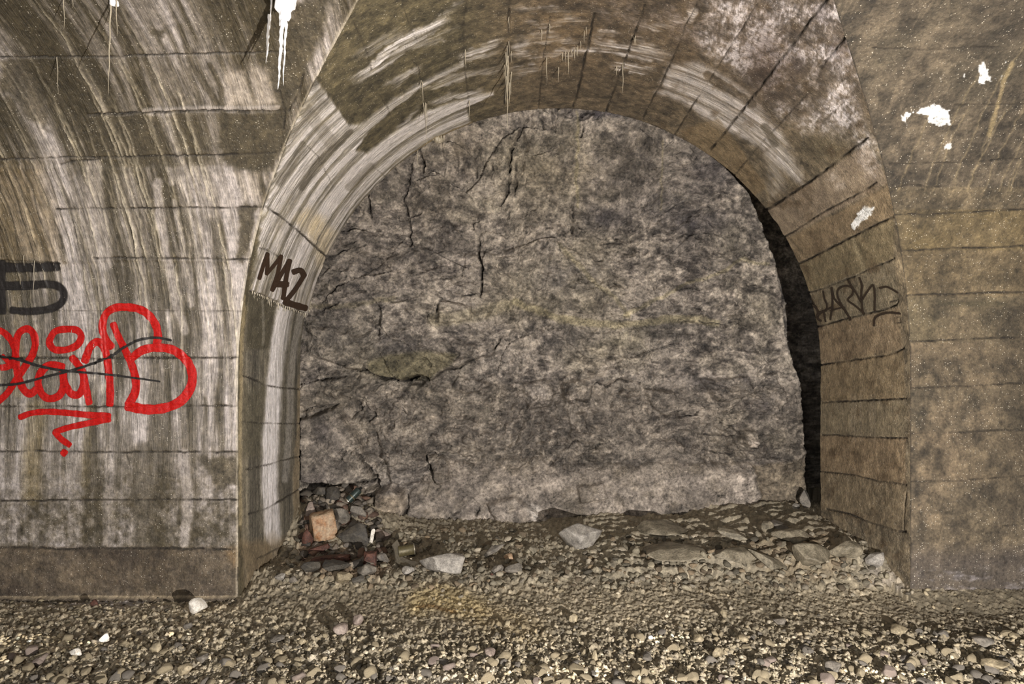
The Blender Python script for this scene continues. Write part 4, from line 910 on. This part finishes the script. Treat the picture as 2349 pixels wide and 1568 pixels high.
# ------------------------------------------------------------------ single stones out on the gravel
for (m, u, vb, w_, h_, lab) in [
    (S_WHITE, 449, 1412, 42, 36, 'large bright white stone at the foot of the painted wall'),
    (S_RED, 213, 1395, 18, 18, 'small brown stone at the foot of the wall under the red paint'),
    (S_WHITE, 232, 1479, 22, 22, 'round white quartz pebble, the upper of two white ones'),
    (S_WHITE, 166, 1508, 28, 20, 'white quartz pebble, the lower of two white ones'),
    (S_TAN, 280, 1486, 22, 18, 'pale tan stone beside the upper white quartz pebble'),
    (S_TAN, 353, 1502, 26, 30, 'upright tan stone with a long shadow'),
    (S_GREY, 428, 1446, 22, 18, 'grey oval stone below the large bright white stone'),
    (S_TAN, 206, 1434, 14, 14, 'small tan stone between the wall and the white quartz pebbles'),
    (S_TAN, 329, 1420, 12, 12, 'tiny tan stone near the foot of the painted wall'),
    (S_PINK, 777, 1463, 40, 24, 'flat pinkish stone with a long dark shadow'),
    (S_PINK, 818, 1441, 26, 26, 'squarish pale stone behind the flat pinkish stone'),
    (S_TAN, 708, 1412, 14, 12, 'small tan stone on fine gravel behind the flat pinkish stone'),
    (S_TAN, 690, 1482, 20, 16, 'tan stone in front of the flat pinkish stone'),
    (S_GREY, 632, 1474, 32, 12, 'flat grey stone with a white edge'),
    (S_TAN, 638, 1506, 26, 18, 'tan stone in front of the flat grey stone'),
    (S_GREY, 462, 1525, 34, 20, 'grey stone in the coarse gravel below the grey oval stone'),
    (S_TAN, 420, 1552, 36, 26, 'large tan stone in the coarse gravel near the bottom edge'),
    (S_TAN, 1163, 1440, 15, 16, 'small bright tan stone on smooth fine gravel at the centre'),
    (S_TAN, 1315, 1424, 24, 22, 'tan pointed stone on fine gravel below the oval boulder'),
    (S_PINK, 1122, 1508, 32, 18, 'flat pale stone before the small bright tan stone'),
    (S_TAN, 1364, 1524, 18, 32, 'tall pointed tan stone standing in the gravel'),
    (S_TAN, 1663, 1418, 16, 18, 'pointed tan stone alone on the fine gravel towards the right jamb'),
    (S_GREY, 1792, 1432, 32, 12, 'flat grey stone lying on the fine gravel towards the right jamb'),
    (S_TAN, 2066, 1458, 42, 18, 'flat stone with a pale end in front of the right wall'),
    (S_TAN, 1604, 1474, 28, 18, 'wedge of tan stone, pointed, behind the coarse gravel'),
    (S_TAN, 1708, 1480, 26, 16, 'second pointed wedge of tan stone behind the coarse gravel'),
    (S_TAN, 1650, 1512, 30, 26, 'blunt tan stone between the two pointed wedges'),
    (S_GREY, 2264, 1488, 42, 20, 'oval grey green stone before the right wall'),
    (S_TAN, 2335, 1470, 26, 18, 'pinkish square stone at the far end of the right wall'),
    (S_GREY, 1920, 1548, 40, 22, 'broad grey stone in coarse gravel below the right jamb'),
    (S_TAN, 2300, 1548, 60, 22, 'long low tan stone near the lower corner before the right wall')]:
    stone('loose_stone', m, u, vb, w_, h_, lab, ST, sink=.1, sub=3, dep=.9, rot=(u * 7 % 10) / 5.)

# ------------------------------------------------------------------ gravel: the 300 stones that show largest, the rest as one mass
protos = []
gm = [S_TAN, S_TAN, S_GREY, S_TAN, S_PINK, S_TAN, S_GREY, S_TAN]
r = np.random.RandomState(21)
for i in range(16):
    v, f = stone_verts(3, 500 + i, 8, .55); v *= np.array([1, r.uniform(.65, 1), r.uniform(.5, .85)])
    me = mesh_obj('gravel_stone', v, f, gm[i % 8]); me.data.polygons.foreach_set('use_smooth', np.ones(len(f), bool)); protos.append(me)
spots = []
while len(spots) < 300:
    vb = 1600 - 150 * r.uniform() ** 1.25; u = r.uniform(-10, 2360)
    if vb < 1500 and 500 < u < 1450 and r.uniform() < .7: continue
    spots.append((u, vb))
for i, (u, vb) in enumerate(spots):
    p, n = hit(T_FLOOR, u, vb); k = p.y / F
    o = protos[i] if i < 16 else protos[r.randint(16)].copy()
    if i >= 16: COL.objects.link(o)
    sc = r.uniform(10, 20) * k * (.62 + .38 * sstep(1440, 1560, vb))
    o.scale = (sc, sc, sc); o.rotation_euler = (r.uniform(-.4, .4), r.uniform(-.4, .4), r.uniform(0, 6.28)); o.location = (p.x, p.y, floor_z(p.x, p.y) + sc * .25)
    mn = o.data.materials[0].name.split('_')[0]
    tag(o, {'tan': 'small tan pebble', 'grey': 'small cool grey pebble', 'pinkish': 'small pinkish pebble'}[mn] + ' in the coarse gravel bed before the arch', 'pebble', 'pebbles of the coarse gravel bed')

def patch(x, y):
    x = np.float64(x); y = np.float64(y)
    return np.clip(fbm(x * 2.2, y * 5, 3, .6, 175) * 3 - .35, 0, 1) * (y < 3.9)
def mass(name, mat, pts, sizes, sub, seed, label, cat, cols):
    r = np.random.RandomState(seed); vv, ff, cc = [], [], []; b = 0
    base = [stone_verts(sub, seed + i, 10, .5) for i in range(24)]
    for (x, y, z), s_ in zip(pts, sizes):
        v, f = base[r.randint(24)]; a = r.uniform(0, 6.28); c, sn = math.cos(a), math.sin(a)
        t = r.uniform(-.5, .5); ct, stn = math.cos(t), math.sin(t)
        q = v * np.array([1, r.uniform(.6, 1), r.uniform(.4, .8)]) * s_
        q = np.stack([q[:, 0] * ct - q[:, 2] * stn, q[:, 1], q[:, 0] * stn + q[:, 2] * ct], 1)
        q = np.stack([q[:, 0] * c - q[:, 1] * sn, q[:, 0] * sn + q[:, 1] * c, q[:, 2]], 1) + (x, y, z + s_ * .2)
        vv.append(q); ff.append(f + b); b += len(v)
        k = cols[r.randint(len(cols))] * r.uniform(.75, 1.2) * (1 + .7 * float(patch(x, y))); cc.append(np.tile(np.append(lin(k), 0.2), (len(v), 1)))
    o = mesh_obj(name, np.concatenate(vv), np.concatenate(ff), mat, col=np.concatenate(cc))
    return tag(o, label, cat, kind='stuff')
def scatter(n, seed, ur, vr, pw, size, keep=None):
    r = np.random.RandomState(seed); pts, sz = [], []
    while len(pts) < n:
        u = r.uniform(*ur); v = vr[1] - (vr[1] - vr[0]) * r.uniform() ** pw
        if keep and not keep(u, v, r): continue
        p, nn = hit(T_FLOOR, u, v)
        if p is None: continue
        pts.append(tuple(p)); sz.append(r.uniform(*size) * p.y / F)
    return pts, sz
pts, sz = scatter(9000, 31, (-60, 2410), (1352, 1620), 1.15, (2.2, 7.0), lambda u, v, r: r.uniform() < (.10 + .9 * sstep(1410, 1520, v) + .35 * (u < 560)))
mass('gravel', M_GRAVEL, pts, sz, 1, 700, 'loose tan gravel covering the ground in front of the arch', 'gravel', [rgb(120, 110, 89), rgb(146, 134, 110), rgb(102, 94, 80), rgb(132, 120, 97), rgb(164, 153, 132)])
pts, sz = scatter(900, 32, (640, 2080), (1215, 1350), 1, (3, 11), lambda u, v, r: v > 1262 or (u < 1260) or (u > 1400 and v > 1225))
mass('rubble', M_GRAVEL, pts, sz, 2, 740, 'broken grey stone rubble on the ground inside the arch', 'rubble', [rgb(124, 116, 98), rgb(96, 89, 74), rgb(144, 134, 116), rgb(110, 96, 76)])
pts, sz = scatter(260, 33, (690, 880), (1120, 1300), 1, (5, 15))
mass('rubble', M_GRAVEL, pts, sz, 2, 760, 'dark broken rubble piled under the ledge beside the left jamb', 'rubble', [rgb(92, 86, 78), rgb(70, 64, 56), rgb(110, 100, 88), rgb(122, 112, 98), rgb(96, 74, 60)])

# ------------------------------------------------------------------ can and scrap
def tube(p0, axis, prof, seg=28):
    """turned shape: prof is a list of (distance along the axis, radius)"""
    a = Vector(axis).normalized(); s = a.orthogonal().normalized(); t = a.cross(s); p0 = Vector(p0)
    V = []; 
    for d, rr in prof:
        for i in range(seg):
            g = 2 * math.pi * i / seg
            V.append(tuple(p0 + a * d + (s * math.cos(g) + t * math.sin(g)) * rr))
    Fc = []
    for j in range(len(prof) - 1):
        for i in range(seg):
            Fc.append((j * seg + i, j * seg + (i + 1) % seg, (j + 1) * seg + (i + 1) % seg, (j + 1) * seg + i))
    return np.array(V), np.array(Fc)
def part(name, V, Fc, mat, root):
    base = np.array(root.location)
    o = mesh_obj(name, V - base, Fc, mat, root); return o
def empty(name, loc, label, cat, group=None):
    o = bpy.data.objects.new(name, None); o.empty_display_size = .05; COL.objects.link(o); o.location = loc; tag(o, label, cat, group); return o
M_CAN = plain_mat('dark_can_paint', (52, 62, 58), .35, .4); M_STEEL = plain_mat('bright_steel', (214, 210, 196), .2, 1.0, 0, 40, .1)
M_OLIVE = plain_mat('olive_tin', (84, 76, 52), .5, .3); M_SHEET = plain_mat('dull_sheet_metal', (150, 142, 126), .45, .6); M_BLACK = plain_mat('black_plastic', (26, 26, 26), .5)
p, n = hit(T_FLOOR, 797, 1162); ax = Vector((.115, .08, .115)); 
p = Vector((p.x, p.y - .02, p.z + .045))
can = empty('spray_can', p, 'dark spray can with a shiny silver base lying on the rubble pile', 'can')
Lc = .175; R = .031
V, Fc = tube(p, ax, [(.012, R * .98), (.02, R), (.05, R), (.052, R * 1.01), (.10, R), (.13, R), (.135, R * .97), (.137, R * .8)]); part('body', V, Fc, M_CAN, can)
V, Fc = tube(p, ax, [(.014, R * .98), (.008, R * 1.03), (.002, R * 1.03), (0, R * .93), (.004, R * .8), (.010, R * .5), (.012, .0005)]); part('base', V, Fc, M_STEEL, can)['label'] = 'shiny silver domed base'
V, Fc = tube(p, ax, [(.050, R * 1.015), (.052, R * 1.02), (.058, R * 1.02), (.060, R * 1.015)]); part('label_band', V, Fc, M_OLIVE, can)
V, Fc = tube(p, ax, [(.136, R * .8), (.145, R * .6), (.148, R * .4), (.165, R * .38), (.168, R * .2), (.168, .0005)]); part('valve_cap', V, Fc, M_BLACK, can)
p, n = hit(T_FLOOR, 950, 1300); p = p + Vector((-.01, .1, .10))
tin = empty('tin_can', p, 'olive brown tin can lying behind the long grey boulder', 'can')
V, Fc = tube(p, (-.10, -.02, -.012), [(0, .0005), (.002, .036), (.004, .04), (.008, .038), (.11, .039), (.114, .041), (.117, .038)]); part('body', V, Fc, M_OLIVE, tin)
V, Fc = tube(p, (-.10, -.02, -.012), [(0.0, .041), (.005, .042), (.006, .039)]); part('rim', V, Fc, M_SHEET, tin)
# bent sheet of metal, curling from the rubble towards the boulder
p, n = hit(T_FLOOR, 925, 1312)
nn, mm = 24, 5; V = []
path = [(897, 1252), (902, 1275), (912, 1292), (928, 1302), (950, 1304)]
P5 = np.array(path, float)
tt = np.linspace(0, len(path) - 1, nn)
pu = np.interp(tt, range(len(path)), P5[:, 0]); pv = np.interp(tt, range(len(path)), P5[:, 1])
D0 = p.y + .05
for side in (0, 1):
    for i in range(nn):
        for j in range(mm):
            q = at(pu[i] + j * 1.2 + 3 * math.sin(i * .4), pv[i], D0); V.append((q.x + side * .003, D0 + .02 + j * .035 - .01 * i / nn, q.z + side * .002))
fa = grid_faces(nn, mm); fb = fa[:, ::-1] + nn * mm
V = np.array(V); o = mesh_obj('metal_sheet', V, np.concatenate([fa, fb]), M_SHEET)
tag(o, 'bent dull metal sheet curving in front of the tin can', 'scrap metal')

# ------------------------------------------------------------------ icicles and calcite straws
def spike(root_px, tip_px, r_px, mat, name, parent=None, knob=0.25, seed=0, off=0.006, root=None):
    """hangs from the surface met at root_px; narrow knobbly cone"""
    if root is None:
        for up in range(0, 60, 3):
            p, n = hit(T_CONC, root_px[0], root_px[1] - up)
            if p is not None: break
        p = p + n * off
    else: p = Vector(root)
    k = p.y / F; L = (tip_px[1] - root_px[1]) * k; dx = (tip_px[0] - root_px[0]) * k
    m = max(10, int(L / .012)); r_ = np.random.RandomState(seed + int(root_px[0])); prof = []
    seg = 9; V = []
    ph = r_.uniform(0, 6)
    for i in range(m + 1):
        t = i / m; rad = (r_px if mat is M_ICE else r_px * .8) * k * (1 - t) ** .55 * (1 + knob * math.sin(i * 1.9 + ph) * .5 + knob * r_.uniform(-.3, .3)) if i < m else .0003
        cx = p.x + dx * t + .0015 * math.sin(i * .6 + ph) * (knob > .1); cz = p.z + .01 - (L + .01) * t
        for j in range(seg):
            a = 2 * math.pi * j / seg; V.append((cx + max(rad, .0004) * math.cos(a), p.y + max(rad, .0004) * math.sin(a), cz))
    Fc = [(i * seg + j, (i + 1) * seg + j, (i + 1) * seg + (j + 1) % seg, i * seg + (j + 1) % seg) for i in range(m) for j in range(seg)]
    V = np.array(V)
    if parent: return part(name, V, np.array(Fc), mat, parent)
    o = mesh_obj(name, V - np.array(p), np.array(Fc), mat); o.location = p; return o
p, n = hit(T_CONC, 655, -12)
big = empty('icicle_cluster', p, 'thick lumpy white ice mass with long knobbly spikes hanging from the vault', 'icicle')
v, f = stone_verts(4, 901, 3, .8, .35); v = v * np.array([.05, .04, .10]) ; v *= (1 + .25 * fbm(v[:, 0] * 40, v[:, 2] * 40, 3, .6, 3))[:, None]
q = at(657, -2, p.y - .06); part('ice_lump', v + np.array(q), f, M_ICE, big)
for (ru, rv, tu, tv, rr) in [(649, 30, 638, 205, 5.5), (658, 30, 649, 196, 3.2), (645, 20, 641, 60, 5), (662, 10, 656, 60, 4), (652, 8, 650, 70, 6), (672, 4, 668, 26, 3)]:
    spike((ru, rv), (tu, tv), rr, M_ICE, 'spike', big, .5, rv, root=at(ru, rv, p.y - .07))
o = spike((623, -5), (622, 44), 2.6, M_ICE, 'icicle', None, .3, 3); tag(o, 'short white icicle above the tapered one beside the ice mass', 'icicle')
o = spike((622, 30), (614, 137), 4.5, M_ICE, 'icicle', None, .4, 4, off=.03); tag(o, 'tapered white icicle hanging beside the thick ice mass', 'icicle')
for (ru, rv, tu, tv, rr, lab) in [(256, 2, 250, 213, 2.4, 'longest thin white straw icicle on the streaked vault, with a black shadow'), (266, -4, 268, 79, 1.7, 'short straw icicle with a thick root next to the longest one'), (147, -6, 148, 61, 1.4, 'thin grey straw icicle on the streaked vault left of the longest one'),
                                 (167, -8, 167, 14, 1.1, 'very short straw icicle at the top of the streaked vault'), (133, 133, 136, 213, 1.3, 'thin straw icicle hanging from the first joint of the streaked vault'), (80, 600, 77, 690, 1.1, 'thin straw hanging over the black painted letter'),
                                 (57, 588, 58, 608, 1.2, 'tiny straw at the joint above the black painted letter')]:
    o = spike((ru, rv), (tu, tv), rr, M_STRAW, 'icicle', None, .12, 1, .012); tag(o, lab, 'icicle')
v, f = stone_verts(3, 903, 4, .7, .3); pq, nq = hit(T_CONC, 262, 4); o = mesh_obj('ice_knob', v * .022, f, M_ICE); o.location = pq + nq * .008; tag(o, 'small white ice knob where the longest straw icicle starts', 'ice')
p, n = hit(T_CONC, 1166, 100)
cl = empty('stalactite_cluster', p, 'cluster of pale straws hanging along the widest joint at the crown of the arch', 'stalactite')
for (ru, rv, tu, tv, rr) in [(1166, 150, 1166, 296, 2.2), (1160, 120, 1159, 190, 1.6), (1162, 105, 1161, 150, 1.5), (1168, 130, 1170, 195, 2), (1172, 165, 1170, 215, 2), (1156, 150, 1155, 175, 1.3), (1167, 95, 1167, 130, 1.4), (1163, 175, 1162, 235, 1.5), (1169, 190, 1168, 235, 2.2), (1172, 118, 1173, 140, 1.2), (1158, 195, 1158, 235, 1.3)]:
    spike((ru, rv), (tu, tv), rr, M_STRAW, 'straw', cl, .2, rv, .01)
p, n = hit(T_CONC, 972, 235)
cl = empty('stalactite_cluster', p, 'group of thin straws on the pale streaked haunch of the arch', 'stalactite')
for (ru, rv, tu, tv, rr) in [(968, 188, 969, 232, 1.5), (974, 236, 978, 335, 1.2), (970, 236, 971, 262, 1.3), (977, 238, 979, 280, 1.1), (963, 186, 962, 200, 1.6), (973, 240, 974, 300, 1)]:
    spike((ru, rv), (tu, tv), rr, M_STRAW, 'straw', cl, .15, rv, .01)
for (ru, rv, tu, tv, rr, lab) in [(1067, 114, 1069, 154, 1.5, 'straw stalactite on the upper pale arc of the arch'), (957, 345, 957, 388, 1.2, 'straw hanging from the lower edge of the pale haunch, over the rock'), (1074, 232, 1075, 264, 1.5, 'short straw at the end of the lowest pale band'), (1253, 132, 1254, 188, 1.5, 'long straw left of the crown row, on brown concrete'),
                                 (1281, 154, 1281, 186, 1.3, 'short straw below the brown patch at the crown'), (1304, 120, 1304, 167, 1.3, 'straw beside the brown patch at the crown'), (1432, 145, 1432, 212, 1.3, 'long straw below the wide pale band right of the crown'), (1415, 152, 1415, 170, 1.6, 'stubby straw beside the long one right of the crown')]:
    o = spike((ru, rv), (tu, tv), rr, M_STRAW, 'stalactite', None, .12, 2, .01); tag(o, lab, 'stalactite')
for i, (ru, rv) in enumerate([(1290, 122), (1297, 118), (1312, 114), (1318, 112), (1322, 108), (1325, 104), (1262, 55), (1242, 68), (1332, 95), (1340, 70), (1345, 62), (1455, 78), (1452, 84), (1170, 40)]):
    o = spike((ru, rv), (ru + .5, rv + 16 + (i * 7) % 14), 1.3, M_STRAW, 'stalactite', None, .15, i, .01); tag(o, 'tiny straw stalactite in the row along the crown of the arch', 'stalactite', 'tiny straws at the crown of the arch')
p, n = hit(T_CONC, 640, 694)
fr = empty('drip_fringe', p, 'fringe of small calcite drips along the broken crust edge under the MAZ graffiti', 'calcite drips')
rr_ = np.random.RandomState(5)
for i in range(34):
    t = i / 33.; u = 578 + 134 * t; v0 = 668 + 58 * t + rr_.uniform(-1, 1)
    spike((u, v0), (u + rr_.uniform(-.5, .5), v0 + rr_.uniform(4, 17 if t < .6 else 11)), rr_.uniform(1.2, 2.6), M_STRAW, 'drip', fr, .2, i, .004)
pq, nq = hit(T_CONC, 1003, 305)
v, f = stone_verts(4, 905, 4, .75, .3); kb = empty('calcite_knob', pq, 'pale dripping calcite knob under the edge of the arch against the rock', 'calcite knob')
kd = D2 - .02; q = at(1006, 318, kd); part('knob', v * np.array([.042, .035, .04]) + np.array(q), f, M_STRAW, kb)
for i in range(5): spike((994 + i * 6, 316), (993 + i * 6.5, 330 - abs(i - 2) * 2), 2.4, M_STRAW, 'drip', kb, .2, i, root=at(994 + i * 6, 314, kd - .03))

# ------------------------------------------------------------------ graffiti: thin skins of paint lying on the concrete
def smooth_path(pts, step=3.0):
    P_ = np.array(pts, float)
    if len(P_) == 2:
        n = max(2, int(np.hypot(*(P_[1] - P_[0])) / step)); t = np.linspace(0, 1, n)[:, None]; return P_[0] * (1 - t) + P_[1] * t
    Q = np.vstack([2 * P_[0] - P_[1], P_, 2 * P_[-1] - P_[-2]]); out = []
    for i in range(1, len(Q) - 2):
        p0, p1, p2, p3 = Q[i - 1], Q[i], Q[i + 1], Q[i + 2]; n = max(2, int(np.hypot(*(p2 - p1)) / step))
        for t in np.linspace(0, 1, n, endpoint=False):
            out.append(.5 * ((2 * p1) + (-p0 + p2) * t + (2 * p0 - 5 * p1 + 4 * p2 - p3) * t ** 2 + (-p0 + 3 * p1 - 3 * p2 + p3) * t ** 3))
    out.append(P_[-1]); return np.array(out)
def graffiti(name, mat, strokes, label, sc, ox, oy, soft=.35, kmax=1.0, lift=0.0):
    allv, allf, allc = [], [], []; b = 0; cross = np.linspace(-1, 1, 13)
    for si, (pts, wd) in enumerate(strokes):
        w0, w1 = (wd, wd) if not isinstance(wd, tuple) else wd
        Q = smooth_path([(ox + x / sc, oy + y / sc) for x, y in pts]); n = len(Q)
        T = np.gradient(Q, axis=0); T /= np.linalg.norm(T, axis=1)[:, None] + 1e-9
        # round caps
        a = np.linspace(1, .15, 4)
        ws = w0 + (w1 - w0) * np.linspace(0, 1, n)
        e0 = np.stack([Q[0] - T[0] * ws[0] * .5 * s_ for s_ in a]); e1 = np.stack([Q[-1] + T[-1] * ws[-1] * .5 * s_ for s_ in a[::-1]])
        Q2 = np.vstack([e0, Q, e1]); T2 = np.vstack([np.repeat(T[:1], 4, 0), T, np.repeat(T[-1:], 4, 0)]); W = np.concatenate([ws[0] * np.sqrt(1 - (a * .98) ** 2), ws, ws[-1] * np.sqrt(1 - (a[::-1] * .98) ** 2)])
        K = np.concatenate([[.0, .5, .9, 1], np.ones(n), [1, .9, .5, .0]]) * kmax
        rows = 0; vs2, cs2 = [], []
        for (qx, qy), (tx, ty), wv, kk in zip(Q2, T2, W, K):
            wob = 1 + .05 * math.sin(qx * .21 + qy * .17 + si); row = []
            for c in cross:
                h_, nrm_ = hit(T_CONC, qx - ty * c * wv * .62 * wob, qy + tx * c * wv * .62 * wob)
                if h_ is None: row.append(None); cs2.append(0); continue
                row.append(tuple(h_ + nrm_ * (.0022 + lift + .0003 * si)))
                cs2.append(kk * (1 - sstep(1 - soft, 1.0, abs(c))))
            good = [q for q in row if q]
            if not good and not vs2:
                del cs2[-13:]; continue
            row = [q or (good[0] if good else vs2[-1]) for q in row]; vs2 += row; rows += 1
        allv += vs2; allf.append(grid_faces(rows, 13) + b); allc += cs2; b += rows * 13
    c = np.array(allc)[:, None]; c = np.concatenate([c, c, c, np.ones_like(c)], 1)
    o = mesh_obj(name, np.array(allv), np.concatenate(allf), mat, col=c)
    return tag(o, label, 'graffiti')
S4 = 2.936
graffiti('graffiti', P_RED, [
    ([(335, 720), (370, 665), (440, 648), (520, 655), (548, 700), (520, 755), (450, 785), (370, 785), (335, 745), (338, 715)], 14.5),
    ([(750, 765), (705, 700), (692, 620), (715, 545), (775, 505), (860, 500), (945, 515), (1010, 560), (1052, 625), (1065, 690), (1058, 745)], (16, 17)),
    ([(765, 615), (795, 690), (845, 790), (890, 890), (915, 985), (912, 1070), (870, 1155)], (14, 18)),
    ([(880, 850), (960, 790), (1060, 772), (1160, 785), (1235, 835), (1282, 900), (1298, 985), (1270, 1070), (1205, 1140), (1100, 1180), (980, 1187), (865, 1165)], (17, 21)),
    ([(-30, 1150), (50, 1080), (110, 990), (170, 900), (220, 820), (240, 740), (222, 670), (180, 645), (130, 675), (110, 750), (108, 850), (125, 960), (160, 1050), (205, 1082), (250, 1050)], (14, 16)),
    ([(-40, 655), (20, 665), (75, 720), (105, 790), (95, 860), (50, 900), (-30, 910)], 14),
    ([(20, 830), (60, 870), (90, 900)], 10),
    ([(425, 900), (340, 888), (285, 930), (258, 1000), (280, 1075), (330, 1115), (400, 1095), (430, 1030), (425, 925), (440, 1010), (480, 1080), (535, 1085), (568, 1010), (550, 920), (490, 840)], 15.5),
    ([(560, 930), (580, 1030), (602, 1140)], 15), ([(575, 860), (610, 770), (655, 732), (700, 765), (725, 850), (738, 960), (745, 1080), (742, 1150)], 16),
    ([(140, 1240), (220, 1212), (330, 1203), (480, 1213), (600, 1225), (735, 1232)], (12, 14)), ([(735, 1252), (600, 1280), (470, 1308), (375, 1338)], (14, 12)), ([(375, 1340), (415, 1385), (470, 1425)], 13), ([(430, 1475), (440, 1482)], 15)],
    'bright red looping spray painted tag covering the pale streaked wall', S4, 0, 534, .3)
graffiti('graffiti', P_BLACK, [([(-20, 230), (180, 232), (385, 225)], 26), ([(40, 355), (200, 350), (320, 345), (405, 365), (432, 420), (405, 480), (320, 515), (190, 528), (85, 520)], (23, 20)), ([(18, 200), (15, 360), (20, 530)], 20), ([(-20, 370), (100, 378), (250, 372)], 7)],
    'faded black block letter sprayed above the red tag', S4, 0, 534, .6, .66)
graffiti('graffiti', P_BLACK, [([(-10, 830), (130, 852), (250, 890), (400, 922), (550, 937), (750, 955), (900, 975)], (8, 5)), ([(900, 975), (1000, 988), (1080, 1000)], (5, 4)), ([(-10, 1025), (130, 1015), (300, 972), (450, 935), (600, 890), (750, 830), (850, 765), (950, 718), (1060, 705), (1155, 722)], (6, 6))],
    'two thin crossing black spray lines over the red tag', S4, 0, 534, .6, .85, .007)
graffiti('graffiti', P_BROWN, [([(1745, 305), (1772, 220), (1800, 140)], 8.5), ([(1800, 145), (1800, 215), (1795, 275)], 8.5), ([(1795, 275), (1845, 215), (1892, 155)], 8), ([(1892, 155), (1868, 270), (1832, 385)], 8.5),
    ([(1832, 385), (1890, 280), (1948, 185)], 8.5), ([(1948, 185), (1925, 300), (1905, 440)], 10), ([(1850, 345), (1930, 345)], 13), ([(1975, 262), (2020, 250), (2045, 285)], 12), ([(2045, 285), (1985, 380), (1920, 460)], 10), ([(1918, 462), (1985, 485), (2055, 505)], 13)],
    'dark brown MAZ lettering on the thick pale crust of the arch', S4, 0, 534, .3)
graffiti('graffiti', P_FAINT, [([(755, 522), (780, 575), (812, 625), (812, 675), (832, 690)], 7), ([(800, 598), (765, 592), (768, 640), (785, 668), (815, 650), (850, 625)], 7), ([(848, 492), (858, 545), (875, 590), (866, 625)], 5), ([(820, 635), (860, 620), (905, 600)], 5), ([(852, 625), (865, 695)], 5),
    ([(905, 470), (912, 530), (910, 600), (898, 680)], 5.5), ([(908, 470), (925, 540), (970, 590), (1010, 640), (1030, 685)], 6), ([(900, 622), (960, 606), (995, 600)], 4), ([(1035, 680), (985, 600), (950, 530), (952, 480), (1000, 455), (1045, 470), (1050, 510), (1018, 550), (1070, 592), (1125, 640)], 5.5),
    ([(1095, 402), (1112, 450), (1108, 530), (1120, 640)], 6), ([(1020, 420), (1065, 490), (1105, 560)], 5.5), ([(1108, 562), (1145, 500), (1188, 450), (1200, 520), (1198, 620)], 5.5), ([(1235, 470), (1280, 462), (1320, 480), (1352, 500)], 5.5), ([(1195, 722), (1200, 675), (1240, 648), (1300, 636), (1370, 642)], 6)],
    'faint dark brown SHARK tag on the right side of the arch', S4, 1600, 500, .75, .8)
